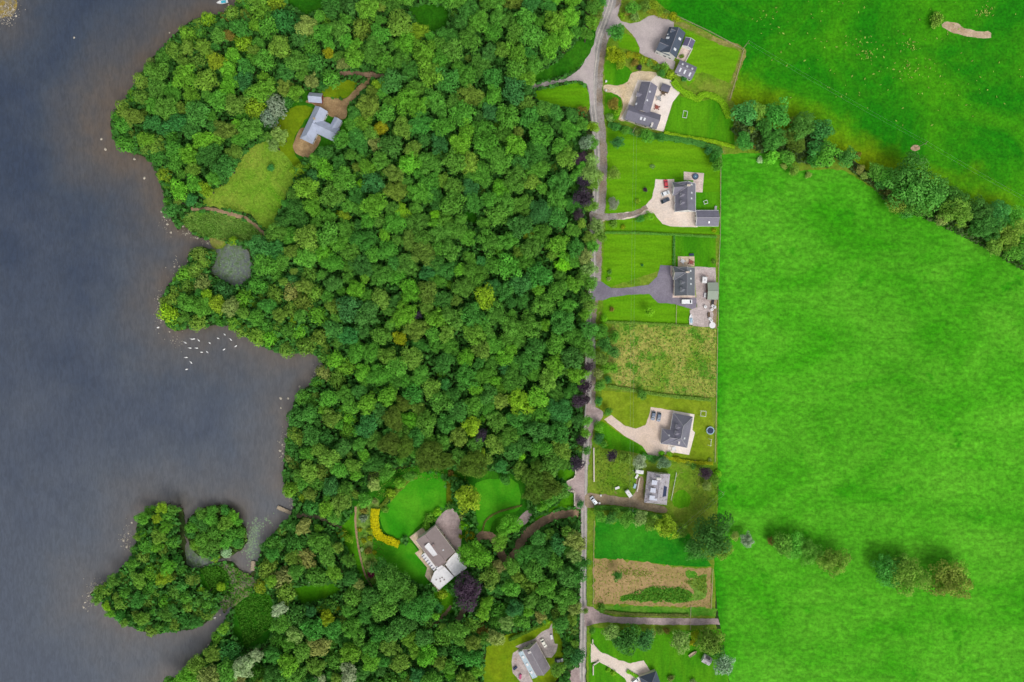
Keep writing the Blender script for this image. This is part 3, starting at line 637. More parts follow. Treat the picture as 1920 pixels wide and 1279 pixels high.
def make_house(name, label, cat, blocks, wallm, roofm, ridge=None, gutters=(), gut_mat=None, barges=(), windows=(), group=None):
    """blocks -> house > wall, roof (> ridge_cap), gutter, windows; returns (root, roof)"""
    c = sum(((b.a + b.b) / 2 for b in blocks), Vector()) / len(blocks)
    root = empty(name, (c.x, c.y, 0)); tag(root, label, cat, group)
    bpy.context.view_layer.update()
    def put(o, par):
        o.parent = par
        if par is root: o.matrix_parent_inverse = root.matrix_basis.inverted()
        return o
    w = MB(); r = MB()
    for b in blocks: b.walls(w); b.roof(r)
    put(w.build('wall', wallm), root); ro = put(r.build('roof', roofm), root)
    if ridge:
        k = MB()
        for b in blocks: b.ridge(k)
        ko = k.build('ridge_cap', ridge); ko.parent = ro; ko['keep'] = 1; del ko['keep']
    for bi, sd in gutters:
        g = MB(); blocks[bi].gutter(g, sd); put(g.build('gutter', gut_mat or M['white']), root)
    for bi, en in barges:
        g = MB(); blocks[bi].barge(g, en); put(g.build('bargeboard', gut_mat or M['white']), root)
    for bi, sd, n, *rest in windows:
        b = blocks[bi]
        hw = b.hw - b.over
        for i in range(n):
            if sd in (1, -1):
                t = b.L * (i + 0.5 + 0.15 * ((i * 7) % 3 - 1)) / n; c0 = b.pt(t, sd * (hw + 0.01), b.zb + 0.95); rz = b.ang; nrm = b.n * sd
            else:
                e = 0 if sd == 'a' else 1
                t = b.over * .6 if e == 0 else b.L - b.over * .6
                v = b.w * ((i + 0.5) / n - 0.5) * 0.7; nrm = b.u * (-1 if e == 0 else 1); c0 = b.pt(t, v, b.zb + 0.95) + nrm * 0.01; rz = b.ang + math.pi / 2
            door = rest and rest[0] == i
            hh, ww, zb = (2.0, 1.0, -0.9) if door else (1.2, 1.3, 0)
            f = MB(); f.box(c0 + nrm * 0.03 + Vector((0, 0, zb)), ww, 0.1, hh, rz)
            fo = put(f.build('door' if door else 'window', M['wood_red'] if door else M['white']), root)
            g = MB(); g.box(c0 + nrm * 0.09 + Vector((0, 0, zb + (0.9 if door else 0.1))), ww - 0.22, 0.03, hh - (1.1 if door else 0.2), rz); go = g.build('pane', M['glass']); go.parent = fo
    return root, ro

def under(root, o):
    o.parent = root; o.matrix_parent_inverse = Vector and root.matrix_basis.inverted(); return o

def chimney(ro, bl, px, py, sx=1.1, sy=0.6, h=1.2, mat=None, pots=2):
    p = on_roof(bl, px, py); c = MB(); c.box(p + Vector((0, 0, -0.8)), sx, sy, 0.8 + h, bl.ang + math.pi / 2); c.box(p + Vector((0, 0, h)), sx + 0.16, sy + 0.16, 0.12, bl.ang + math.pi / 2)
    for i in range(pots):
        q = p + Vector((math.cos(bl.ang + math.pi / 2), math.sin(bl.ang + math.pi / 2), 0)) * (sx * ((i + .5) / pots - .5)); c.tube(q + Vector((0, 0, h + .12)), q + Vector((0, 0, h + .5)), .13, .11, 8, 1)
    o = c.build('chimney', [mat or M['wall_white'], M['pot']]); o.parent = ro; return o

def rooflight(ro, bl, px, py, sx=0.9, sy=1.3, mat=None):
    p = on_roof(bl, px, py); v = (Vector((p.x, p.y, 0)) - bl.a).dot(bl.n); sg = 1 if v > 0 else -1
    dn = (bl.n * sg - Vector((0, 0, bl.slope))).normalized(); up = bl.u.cross(dn).normalized()
    if up.z < 0: up = -up
    def q(a, b, c): return p + bl.u * a + dn * b + up * c
    m = MB()
    m.mesh([q(x * sx / 2, y * sy / 2, z) for z in (-0.05, 0.09) for x, y in ((-1, -1), (1, -1), (1, 1), (-1, 1))], [(3, 2, 1, 0), (4, 5, 6, 7), (0, 1, 5, 4), (1, 2, 6, 5), (2, 3, 7, 6), (3, 0, 4, 7)], 0)
    m.mesh([q(x * (sx / 2 - .1), y * (sy / 2 - .1), z) for z in (0.05, 0.11) for x, y in ((-1, -1), (1, -1), (1, 1), (-1, 1))], [(3, 2, 1, 0), (4, 5, 6, 7), (0, 1, 5, 4), (1, 2, 6, 5), (2, 3, 7, 6), (3, 0, 4, 7)], 1)
    o = m.build('rooflight', [M['white'], mat or M['skyl']]); o.parent = ro; return o

def dormer(ro, bl, px, py, side, w=1.9, h=1.5, hip=True, roofm=None, wallm=None, depth=2.6):
    """little pitched dormer facing the given side of its block"""
    p = on_roof(bl, px, py); t = (Vector((p.x, p.y, 0)) - bl.a).dot(bl.u); v = abs((Vector((p.x, p.y, 0)) - bl.a).dot(bl.n))
    nf = bl.n * side; zf = p.z
    m = MB()
    def q(a, b, z): 
        c = bl.a + bl.u * (t + a) + nf * (v - b); return Vector((c.x, c.y, z))
    zt = zf + h
    # cheeks and front
    m.mesh([q(-w/2, 0, zf - .3), q(w/2, 0, zf - .3), q(w/2, 0, zt), q(-w/2, 0, zt), q(-w/2, depth, zf - .3), q(w/2, depth, zf - .3), q(w/2, depth, zt), q(-w/2, depth, zt)],
           [(0, 1, 2, 3), (1, 5, 6, 2), (4, 0, 3, 7), (3, 2, 6, 7)], 0)
    # roof: hipped towards the front
    e = 0.12; zr = zt + 0.6
    A, B, D, E = q(-w/2 - e, -e, zt - .05), q(w/2 + e, -e, zt - .05), q(-w/2 - e, depth, zt - .05), q(w/2 + e, depth, zt - .05)
    R0 = q(0, (w / 2 if hip else -e), zr); R1 = q(0, depth + .4, zr)
    m.slab([A, R0, R1, D], .1, 1); m.slab([B, E, R1, R0], .1, 1)
    if hip: m.slab([A, B, R0], .1, 1)
    else: m.mesh([A + nf * -.02, B + nf * -.02, R0 + nf * -.02], [(0, 1, 2)], 0)
    for a_, b_ in ((A, R0), (B, R0), (R0, R1)): m.tube(a_ + Vector((0, 0, .04)), b_ + Vector((0, 0, .04)), .11, n=5, m=2)
    o = m.build('dormer', [wallm or M['white'], roofm or M['slate_mid'], M['ridge_dk']]); o.parent = ro
    return o

# --- top right: dark slate house with white gable
b0 = Block((1273, 51), (1255.5, 98), 8.4, 4.9, 7.6); b1 = Block((1236.5, 79), (1262, 90), 6.6, 4.6, 6.5, over=0.3)
h, ro = make_house('dark_slate_house', 'dark slate house with white rendered gable beside the grey gravel yard', 'house', [b0, b1], M['wall_white'], M['slate_dark'], M['ridge_dk'], gutters=((0, 1), (0, -1)), gut_mat=M['dark'], windows=((0, 1, 4), (0, -1, 4, 1), (0, 'b', 2), (1, -1, 2), (1, 1, 2)))
for x, y in ((1252, 71), (1274.5, 73), (1265.5, 92.5)): rooflight(ro, b0, x, y, 1.1, 1.7)
rooflight(ro, b0, 1252, 64.5, .6, .7); dormer(ro, b0, 1258, 57, 1 if b0.n.dot(Vector((-1, 0, 0))) > 0 else -1, 1.9, .9, False, M['slate_dark'])
b = Block((1295.5, 71.5), (1289.5, 86.5), 5.2, 2.6, 3.7, over=0.15)
h2, ro2 = make_house('conservatory', 'purple-tinted glass conservatory with white ridge joined to the dark slate house', 'conservatory', [b], M['white'], M['consglass'], M['white'], barges=((0, 0), (0, 1)), windows=((0, 1, 3), (0, -1, 3)))
b = Block((1271.5, 121), (1303.5, 135.5), 7.0, 2.8, 4.4)
h, ro = make_house('outbuilding', 'low slate outbuilding with six bright rooflights beside a lime hedge', 'outbuilding', [b], M['wall_white'], M['slate_mid'], M['ridge_dk'], windows=((0, -1, 3), (0, 1, 3), (0, 'a', 1, 0)))
for x, y in ((1280, 120.5), (1288.5, 124.5), (1298, 129)): rooflight(ro, b, x, y, .9, 1.3)
for x, y in ((1275.5, 131), (1284, 134.8), (1293.5, 139.5)): rooflight(ro, b, x, y, .8, 1.9)
# --- long grey bungalow with the white patio
b0 = Block((1220, 153.5), (1204.5, 207), 8.4, 3.5, 6.2); b1 = Block((1177, 206.5), (1237.5, 225.5), 7.6, 3.4, 5.9)
h, ro = make_house('long_bungalow', 'long weathered slate bungalow with a cross wing on the white patio', 'house', [b0, b1], M['wall_cream'], M['slate_h2'], None, windows=((0, 1, 5, 2), (0, -1, 4), (1, 1, 4), (1, -1, 4), (1, 'b', 2)))
k = MB(); k.tube(b0.pt(0, 0, b0.zr + .02), b0.pt(b0.L * .76, 0, b0.zr + .02), .17, n=6); o = k.build('ridge_cap', M['ridge']); o.parent = ro
for x, y in ((1218.5, 172), (1213.5, 188)): rooflight(ro, b0, x, y, .8, .9)
for x, y in ((1202, 222), (1208.7, 223.5)): rooflight(ro, b1, x, y, .9, 1.5)
for x, y in ((1197.5, 200), (1210.5, 199.5), (1193, 195)): rooflight(ro, b1 if y > 199 else b0, x, y, 1.1, .9)
chimney(ro, b1, 1222, 234, 2.2, .8, .6); dormer(ro, b0, 1193.5, 177, 1 if b0.n.x < 0 else -1, 2.2, 1.2, False, M['slate_h2'])
b = Block((1240.5, 161.5), (1256, 167), 3.6, 2.2, 2.5, over=0.15)
make_house('garden_shed', 'small dark felt-roofed shed on the white patio', 'shed', [b], M['wood_dk'], M['shed_dark'], windows=((0, -1, 1),))
# --- two sister houses with dormers and a gabled front
def sister(p0, p1, g0, g1, dorm, lights, chim, label, roofm, gut, wm):
    a = Block(p0, p1, 10.2, 3.3, 7.4); c = Block(g0, g1, 6.6, 3.6, 6.9)
    h, ro = make_house('dormer_house', label, 'house', [a, c], wm, roofm, M['ridge_dk'], gutters=((0, 1), (0, -1)), gut_mat=gut, barges=((0, 1), (0, 0), (1, 0)), windows=((0, 1, 3), (0, -1, 4, 2), (0, 'b', 2), (1, 'a', 2)))
    left = 1 if a.n.x < 0 else -1
    for x, y in dorm: dormer(ro, a, x, y, left, 1.9, 1.3, True, roofm)
    for x, y in lights: rooflight(ro, a, x, y, .8, 1.0)
    if chim: chimney(ro, a, *chim, 1.6, .7, 1.0, M['wall_cream'])
    # pale valley flashing on the roof where the two roofs meet
    k = MB()
    for sd in (1, -1):
        tip = c.pt(c.L, 0, c.zr + .05); q = c.pt(1.0, sd * (c.hw - .1), c.zlow() + .35)
        mid_ = (Vector((q.x, q.y, 0)) - a.a); q.z = max(a.zat(q), c.zat(q)) + .06; tip.z = max(a.zat(tip), c.zat(tip)) + .06; k.tube(q, tip, .13, n=5)
    o = k.build('valley_flashing', M['ridge']); o.parent = ro
    return h, ro, a
h, ro, a3 = sister((1289.2, 340), (1289.2, 393.5), (1264.5, 351), (1288.5, 350), ((1275, 365.5), (1275, 380)), ((1297, 346), (1297, 361.5), (1296.5, 372)), (1290.5, 348), 'grey slate dormer house with white gutters above the round hot tub', M['slate_mid'], M['white'], M['wall_white'])
b = Block((1307, 408), (1349.5, 408), 7.8, 2.9, 4.6)
h, ro = make_house('garage', 'grey slate double garage with white front beside the cream gravel drive', 'garage', [b], M['wall_white'], M['slate_mid'], M['ridge'], gutters=((0, -1), (0, 1)), barges=((0, 0),), windows=((0, 'a', 2), (0, -1, 2)))
rooflight(ro, b, 1329.5, 417, .7, 1.1)
h, ro, a4 = sister((1288, 500.5), (1288, 553.5), (1265.5, 511), (1287.5, 510.5), ((1275, 529.5), (1275, 543)), ((1295, 508), (1295.4, 522.5), (1295.4, 532.5)), (1288.5, 510.5), 'greenish slate dormer house with cream paving on the dark tarmac drive', M['slate_h4'], M['wall_cream'], M['wall_cream'])
b = Block((1327.5, 545.5), (1347.5, 545.5), 8.6, 2.5, 3.5, over=.2)
h, ro = make_house('shed', 'green-grey shed with a wide low roof against the field fence', 'shed', [b], M['wood_dk'], M['shed_roof'], M['shed_roof'], windows=((0, 'a', 1, 0),))
# --- L-shaped hipped house
b0 = Block((1281.3, 778.2), (1270.2, 836.5), 9.9, 3.3, 7.3, zref=3.3, hip0=5.2, hip1=4.6); b1 = Block((1240.5, 818.2), (1279, 822.5), 7.4, 3.3, 6.0, zref=3.3, hip0=3.9)
h, ro = make_house('hipped_house', 'L-shaped hipped slate house with pale ridge lines on a white patio', 'house', [b0, b1], M['wall_white'], M['slate_mid'], M['ridge'], gutters=((0, 1), (0, -1), (1, -1)), gut_mat=M['steel'], windows=((0, 1, 4), (0, -1, 4), (1, -1, 3, 1), (1, 1, 2)))
lf = 1 if b0.n.x < 0 else -1
for x, y in ((1266.5, 799), (1265, 810.5)): dormer(ro, b0, x, y, lf, 2.0, 1.3, True, M['slate_mid'])
chimney(ro, b1, 1272.5, 829, 1.7, .7, .9); rooflight(ro, b0, 1283.5, 822, .9, .9); rooflight(ro, b1, 1254.5, 816.5, .8, .8)
# --- old pale cottage
b0 = Block((1237, 888), (1230.5, 946.5), 11.4, 3.2, 6.6, zref=5.0, hip1=4.0)
h, ro = make_house('old_cottage', 'pale lichened slate cottage with three boxy dormers in the rough garden', 'house', [b0], M['wall_cream'], M['slate_old'], M['ridge'], windows=((0, 1, 4), (0, -1, 4, 1), (0, 'a', 3)))
lf = 1 if b0.n.x < 0 else -1
for x, y in ((1222.5, 903.5), (1220, 918), (1218, 932)):
    p = on_roof(b0, x, y); m = MB(); q = p - b0.n * lf * 1.6
    m.box(Vector((q.x, q.y, p.z - .4)), 1.9, 3.6, 1.7, b0.ang, 0); m.box(Vector((q.x, q.y, p.z + 1.3)), 2.3, 4.0, .16, b0.ang, 1); m.box(Vector((p.x, p.y, p.z + .35)) + b0.n * lf * .22, 1.3, .06, .8, b0.ang, 2)
    o = m.build('dormer', [M['wall_cream'], pmat('pale_dormer_roof', lin((206, 210, 224)), .6), M['glass']]); o.parent = ro
chimney(ro, b0, 1234.5, 897, 2.0, 1.0, 1.2)
p = on_roof(b0, 1246.5, 921); m = MB(); sg = -lf; dn = (b0.n * sg - Vector((0, 0, b0.slope))).normalized(); up = b0.u.cross(dn); up = up if up.z > 0 else -up
m.mesh([p + b0.u * x * 2.9 + dn * y * 1.2 + up * z for z in (0, .06) for x, y in ((-1, -.8), (1, -1), (.9, 1), (-.7, 1))], [(3, 2, 1, 0), (4, 5, 6, 7), (0, 1, 5, 4), (1, 2, 6, 5), (2, 3, 7, 6), (3, 0, 4, 7)]); o = m.build('tarpaulin', M['navy']); o.parent = ro
# --- lakeside zinc house and its garage
b0 = Block((600.5, 200.5), (571, 262), 6.9, 3.2, 5.4, hip1=2.6); b1 = Block((586, 230), (629, 250.5), 7.2, 3.2, 5.3); b2 = Block((633, 221), (620, 246), 4.4, 3.0, 4.3)
h, ro = make_house('zinc_roofed_house', 'pale zinc-roofed house with two wings at the edge of the wood', 'house', [b0, b1, b2], M['wall_white'], M['zinc'], M['zinc'], windows=((0, 1, 4), (0, -1, 4), (1, -1, 3, 1), (1, 1, 2)))
chimney(ro, b0, 589.5, 223, .9, .7, .7, M['wood'], 1)
b = Block((577, 179.8), (602.5, 182), 4.9, 2.6, 4.2)
h, ro = make_house('garage', 'small zinc-roofed garage with a red boarded end by the brown gravel', 'garage', [b], M['wood_red'], M['zinc'], M['zinc'], windows=((0, 'b', 1, 0),))
# --- small roofs seen through the trees
b = Block((509, 55), (516, 63), 3.2, 2.2, 2.9, over=.2); make_house('boat_shed', 'tiny pale-roofed shed in the wood near the moored boat', 'shed', [b], M['wood_dk'], M['felt'], None)
b = Block((971, 1154), (977, 1161), 3.0, 2.2, 2.8, over=.2); make_house('garden_shed', 'tiny white-roofed shed among trees above the terraced house', 'shed', [b], M['wood'], M['white_roof'], None)
b = Block((1320, 1236), (1333, 1243), 4.0, 2.2, 3.0, over=.2)
h, ro = make_house('garden_shed', 'small black and white shed under pale trees at the lawn edge', 'shed', [b], M['wall_white'], M['slate_old'], M['ridge'], barges=((0, 0), (0, 1)), windows=((0, -1, 1),))
o = MB(); p = b.pt(b.L * .45, 1.0 if b.n.y > 0 else -1.0, b.zat(b.pt(b.L*.45, 1.0, 0)) + .1); o.box(p, 2.4, 1.4, .08, b.ang); o = o.build('solar_panel', M['dark']); o.parent = ro
# --- bottom edge house
b0 = Block((1217, 1270), (1238, 1330), 9.0, 3.4, 6.4, hip0=3.6)
make_house('blue_slate_house', 'blue-grey slate roof of the house cut off by the bottom edge', 'house', [b0], M['wall_cream'], M['slate_dark'], M['ridge_dk'], windows=((0, 1, 3), (0, -1, 3)))
# --- house with the long conservatory
b0 = Block((993, 1217.5), (1019.5, 1266.5), 7.9, 3.4, 6.6)
h, ro = make_house('mauve_slate_house', 'mauve slate house with a long pale glass lean-to along one side', 'house', [b0], M['wall_cream'], M['slate_h8'], M['ridge'], gutters=((0, 1), (0, -1)), gut_mat=M['wall_cream'], barges=((0, 0),), windows=((0, 1, 4, 1), (0, -1, 4), (0, 'a', 2)))
chimney(ro, b0, 992.5, 1222, 1.3, .8, .9)
sg = -1 if b0.n.x > 0 else 1
m = MB(); A, B = b0.pt(.5, sg * (b0.hw - .1), 2.95), b0.pt(b0.L + .8, sg * (b0.hw - .1), 2.95); D, E = b0.pt(.5, sg * (b0.hw + 2.7), 2.25), b0.pt(b0.L + .8, sg * (b0.hw + 2.7), 2.25)
m.slab([A, D, E, B], .12, 0)
for t in np.linspace(.02, .98, 9): m.tube(A.lerp(B, t) + Vector((0, 0, .04)), D.lerp(E, t) + Vector((0, 0, .04)), .05, n=5, m=1)
base = [(q.x, q.y) for q in (A.lerp(D, .05), D.lerp(A, .08), E.lerp(B, .08), B.lerp(E, .05))]; m.prism(base, 0, 2.1, 1)
co = under(h, m.build('lean_to', [M['bluecons'], M['white']]))
for t in (.2, .48, .78):
    k = MB(); q = A.lerp(B, t).lerp(D.lerp(E, t), .55); k.box(q + Vector((0, 0, .02)), 1.3, 1.1, .35, b0.ang); o = k.build('roof_vent', M['white']); o.parent = co
# --- manor
b0 = Block((796.5, 1002.5), (834, 1052), 12.0, 6.0, 8.6, over=.3)
h, ro = make_house('manor_house', 'large brown-grey and white flat-roofed house beside the copper beech', 'house', [b0], M['wall_cream'], M['felt'], M['felt'], gutters=((0, -1), (0, 1)), gut_mat=M['wall_cream'], windows=((0, 1, 6, 2), (0, -1, 6), (0, 'a', 2)))
rooflight(ro, b0, 831, 1031.5, .6, .8); chimney(ro, b0, 812, 1022, 1.4, .8, .5, M['felt'], 2)
def flat(name, poly, z, roofm, wallm=None, curb=0.18, z0=0.0):
    q = [P(x, y, z) for x, y in poly]; w = MB(); w.prism([(p.x, p.y) for p in q], z0, z - .22, 0)
    wo_ = under(h, w.build(name, wallm or M['wall_cream']))
    c = sum(q, Vector()) / len(q); r = MB(); r.prism([(c.x + (p.x - c.x) * 1.02, c.y + (p.y - c.y) * 1.02) for p in q], z - .22, z, 0)
    ro_ = r.build('flat_roof', roofm); ro_.parent = wo_
    k = MB()
    for i in range(len(q)):
        a_, b_ = q[i], q[(i + 1) % len(q)]; d = (b_ - a_); k.box(Vector(((a_ + b_).x / 2, (a_ + b_).y / 2, z)), d.length + .2, .2, curb, math.atan2(d.y, d.x))
    ko = k.build('parapet', roofm); ko.parent = wo_
    return wo_
flat('roof_room', [(796, 1025), (804, 1017.5), (820, 1040), (812.5, 1042.8)], 8.3, M['white_roof'], None, .12, 5.0)
bay = flat('bay_range', [(790, 1041.5), (799, 1035.5), (821, 1062), (813, 1070)], 5.4, M['white_roof'], M['wall_white'], .12)
for t in np.linspace(.08, .9, 6):
    a_, b_ = P(790, 1041.5, 5.4), P(813, 1070, 5.4); q = a_.lerp(b_, t); k = MB(); d = b_ - a_; k.box(q + Vector((.35, .25, .0)), .35, 1.7, .22, math.atan2(d.y, d.x)); o = k.build('roof_rib', M['shed_dark']); o.parent = bay
flat('rear_range', [(812, 1046), (828, 1046), (838, 1054), (822, 1063)], 6.9, M['felt'], None, .15, 0)
k_ = flat('stair_block', [(818, 1066), (828, 1059), (832, 1064), (822, 1071.5)], 6.0, M['white_roof'], None, .2, 0)
sw = flat('white_roofed_wing', [(831.5, 1061.5), (851, 1082), (823.4, 1105.5), (808, 1089.5), (815, 1071.5)], 5.6, M['white_roof'], None, .16)
flat('east_wing', [(841, 1049.5), (854.5, 1036), (861.7, 1041), (863.5, 1055), (875.4, 1064.5), (852.5, 1081), (835.8, 1059)], 5.0, M['white_roof'], None, .12)
for px, py in ((845, 1052), (849, 1058), (855, 1063)):
    k = MB(); q = P(px, py, 5.0); k.box(q, 9.5, .12, .1, math.radians(33)); o = under(h, k.build('roof_seam', M['white_roof']))
k = MB()
for px, py in ((818, 1087), (825, 1085), (833, 1087), (826, 1090), (829, 1083)): k.box(P(px, py, 5.62), .6, .5, .35, rnd.random())
for i in range(1): under(h, k.build('roof_cowls', M['felt']))['kind'] = 'stuff'

# ------------------------------------------------------------------ vehicles, boats
def prof_body(mb, prof, hw, m=0, inset=0.0):
    """side profile (x, z) extruded across with rounded shoulders"""
    n = len(prof); xs = [(-hw, .0), (-hw * .98, .0), (hw * .98, 0), (hw, 0)]
    rings = []
    for y, k in ((-hw, .93), (-hw * .9, 1.0), (hw * .9, 1.0), (hw, .93)):
        cx = sum(p[0] for p in prof) / n; cz = sum(p[1] for p in prof) / n
        rings.append([(cx + (x - cx) * k, y, cz + (z - cz) * k) for x, z in prof])
    mb.rings(rings, m, False)

def car(px, py, ang, label, paint, L=4.4, W=1.8, Ht=1.5, kind='hatch', group=None):
    g = G(px, py); r = empty('parked_car' if kind != 'van' else 'parked_van', g, math.radians(ang)); tag(r, label, 'car' if kind != 'van' else 'van', group)
    h_ = L / 2; b = MB()
    if kind == 'van':
        prof_body(b, [(-h_, .35), (-h_, 1.95), (-h_ + .15, 2.1), (h_ - 1.6, 2.1), (h_ - .75, 1.25), (h_ - .1, 1.0), (h_, .6), (h_ - .05, .35)], W / 2)
        gl = [(h_ - 1.62, 2.05), (h_ - .72, 1.28)]
    else:
        prof_body(b, [(-h_, .3), (-h_ - .02, .75), (-h_ + .1, .9), (-h_ * .5, .95), (h_ * .35, .93), (h_ - .15, .75), (h_, .5), (h_ - .05, .3)], W / 2)
        rear = -h_ + (.25 if kind == 'hatch' else .75)
        prof_body(b, [(rear + .15, .9), (rear + .55, Ht), (h_ * .08, Ht), (h_ * .30, Ht - .12), (h_ * .32, Ht - .2), (rear + .1, .95)], W * .42)
    b.build('body', M['car_' + paint], r)
    def glass(name, pts):
        k = MB(); k.slab(pts, .05); k.build(name, M['glass'], r)
    w = W * .36
    if kind == 'van':
        glass('windscreen', [(h_ - 1.58, -w, 2.1), (h_ - 1.58, w, 2.1), (h_ - .72, w, 1.34), (h_ - .72, -w, 1.34)])
    else:
        glass('windscreen', [(h_ * .10, -w, Ht + .02), (h_ * .10, w, Ht + .02), (h_ * .50, w * 1.12, .99), (h_ * .50, -w * 1.12, .99)])
        glass('rear_window', [(rear + .5, w, Ht + .02), (rear + .5, -w, Ht + .02), (rear + .02, -w * 1.05, 1.0), (rear + .02, w * 1.05, 1.0)])
        for s_ in (1, -1):
            k = MB(); k.box(((rear + h_ * .25) / 2 + .1, s_ * W * .43, .98), h_ * .9, .04, Ht - 1.16, 0, 0, .9); k.build('side_window', M['glass'], r)
    for sx in (-1, 1):
        for sy in (-1, 1):
            k = MB(); k.tube((sx * L * .31, sy * (W / 2 - .2), .32), (sx * L * .31, sy * (W / 2 + .01), .32), .32, n=14); wh = k.build('wheel', M['rubber'], r)
            k = MB(); k.tube((sx * L * .31, sy * (W / 2 - .0), .32), (sx * L * .31, sy * (W / 2 + .025), .32), .19, n=10); k.build('rim', M['steel'], wh)
    for sy in (-1, 1):
        k = MB(); k.box((h_ - .08, sy * W * .36, .62), .14, .3, .14); k.build('headlight', M['white'], r)
    return r
cg = 'cars parked on the drives'
car(1248, 345, 96, 'red car parked nose up the cream gravel beside the lawn', 'red', 4.3, 1.9, 1.5, group=cg)
car(1247.5, 363, 22, 'white car parked at a slant between the red and dark cars', 'whitecar', 4.4, 1.9, 1.45, group=cg)
car(1247, 376.5, 25, 'dark charcoal car parked at a slant below the white car', 'charcoal', 4.6, 1.9, 1.55, group=cg)
car(1224.5, 779.5, 262, 'slate blue car, left one of the pair on the peach gravel', 'slatecar', 4.5, 1.9, 1.5, group=cg)
car(1235, 782, 262, 'slate blue car, right one of the pair, nearer the hipped house', 'slatecar', 4.5, 1.9, 1.5, group=cg)
car(1113, 938, 306, 'silver car stopped across the dirt entrance beside the lane', 'silver', 4.6, 1.9, 1.5, 'saloon')
car(1287, 566, 0, 'white van parked on tarmac below the greenish dormer house', 'whitecar', 5.6, 2.1, 2.1, 'van')
car(1019.5, 1205, 300, 'sand yellow pickup-like car on the concrete yard', 'cream_car', 4.6, 1.8, 1.4, 'saloon')
car(1048, 1237, 4, 'dark car half hidden under trees beside the mauve slate house', 'charcoal', 4.2, 1.8, 1.5)
car(1192, 1275, 35, 'white car at the bottom edge on the cream drive', 'whitecar', 4.6, 1.9, 1.5)

def caravan(px, py, ang, label, L=4.6, W=2.1, Ht=2.3):
    g = G(px, py); r = empty('caravan', g, math.radians(ang)); tag(r, label, 'caravan'); h_ = L / 2
    b = MB(); prof_body(b, [(-h_ + .2, .5), (-h_, 1.2), (-h_ + .25, Ht - .1), (-h_ + .7, Ht), (h_ - .7, Ht), (h_ - .3, Ht - .3), (h_, 1.2), (h_ - .15, .5)], W / 2); b.build('body', M['white'], r)
    k = MB(); k.slab([(h_ - .33, -.7, Ht - .22), (h_ - .33, .7, Ht - .22), (h_ + .03, .75, 1.3), (h_ + .03, -.75, 1.3)], .06); k.build('window', M['glass'], r)
    k = MB(); k.box((-.3, 0, Ht), .6, .6, .12); k.build('roof_vent', M['steel'], r)
    k = MB(); k.tube((h_ - .2, 0, .55), (h_ + 1.0, 0, .55), .06); k.build('tow_bar', M['steel'], r)
    for s_ in (-1, 1):
        k = MB(); k.tube((0, s_ * (W / 2 - .2), .33), (0, s_ * (W / 2 + .02), .33), .33, n=14); k.build('wheel', M['rubber'], r)
caravan(1319.3, 525, 84, 'white caravan on the concrete yard behind the greenish dormer house', 3.6, 2.3)
caravan(1178, 924.5, 305, 'cream-white caravan on the grass beside the dirt drive', 4.4, 2.0)
caravan(1197.5, 883.5, 172, 'white caravan under the pale tree above the old cottage drive', 4.6, 1.8)

def boat(px, py, ang, label, L=5.5, W=1.9, cover=None, z=None, name='boat', hullm=None, motor=True):
    g = G(px, py) if z is None else P(px, py, z); r = empty(name, g, math.radians(ang)); tag(r, label, 'boat'); h_ = L / 2
    st = [(-h_, .40, .75), (-h_ * .5, .49, .78), (0, .5, .80), (h_ * .45, .40, .86), (h_ * .8, .20, .95), (h_, .02, 1.05)]
    b = MB()
    rings = []
    for x, k, t in st: rings.append([(x, -W * k, t), (x, -W * k * .75, .25), (x, 0, .05), (x, W * k * .75, .25), (x, W * k, t), (x, W * k * .80, t), (x, W * k * .6, .42), (x, -W * k * .6, .42), (x, -W * k * .80, t)])
    b.rings(rings, 0, False); b.build('hull', hullm or M['white'], r)
    if cover:
        k = MB(); k.box((-.1 * L, 0, .8), L * .42, W * .62, .22, 0, 0, .75); k.build('cover', cover, r)
    else:
        for x in (-.25, .12):
            k = MB(); k.box((x * L, 0, .55), .28, W * .8, .06); k.build('seat', M['wood'], r)
    if motor:
        k = MB(); k.box((-h_ - .2, 0, .5), .4, .4, .8, 0, 0, .8); k.build('outboard_motor', M['dark'], r)
boat(418, 5, 190, 'white motorboat with turquoise cockpit moored at the top shore', 5.8, 2.1, M['cyan'], -0.6)
boat(1295, 599, 92, 'slim white boat with blue cover on the concrete yard', 5.6, 2.0, M['ltblue'])
boat(1298.5, 1225, 34, 'weathered wooden rowing boat lying on the lawn', 4.8, 1.6, None, None, 'rowing_boat', M['wood'], False)
boat(585, 1092, 8, 'small white dinghy beached at the shady lawn edge', 3.4, 1.3, None, None, 'rowing_boat', None, False)

# ------------------------------------------------------------------ garden things
def trampoline(px, py, d, label, rim, mat):
    r = empty('trampoline', G(px, py)); tag(r, label, 'trampoline'); R = d / 2
    k = MB(); k.tube((0, 0, .82), (0, 0, .86), R * .82, n=28); k.build('mat', mat, r)
    n = 28; k = MB(); k.rings([[(R * q * math.cos(2 * math.pi * i / n), R * q * math.sin(2 * math.pi * i / n), z) for i in range(n)] for q, z in ((.80, .86), (.80, .95), (1, .95), (1, .86), (.80, .86))], 0, False, False); k.build('rim_pad', rim, r)
    for i in range(6):
        t = i * math.pi / 3; k = MB(); k.tube((R * .95 * math.cos(t), R * .95 * math.sin(t), 0), (R * .95 * math.cos(t), R * .95 * math.sin(t), 1.9), .05, n=6); k.build('leg', M['steel'], r)
trampoline(1331, 807, 4.0, 'round trampoline with pale blue rim on the lawn by the field fence', M['ltblue'], M['navy'])
r = empty('hot_tub', G(1303.5, 331.5)); tag(r, 'round dark hot tub on the pinkish terrace above the dormer house', 'hot tub')
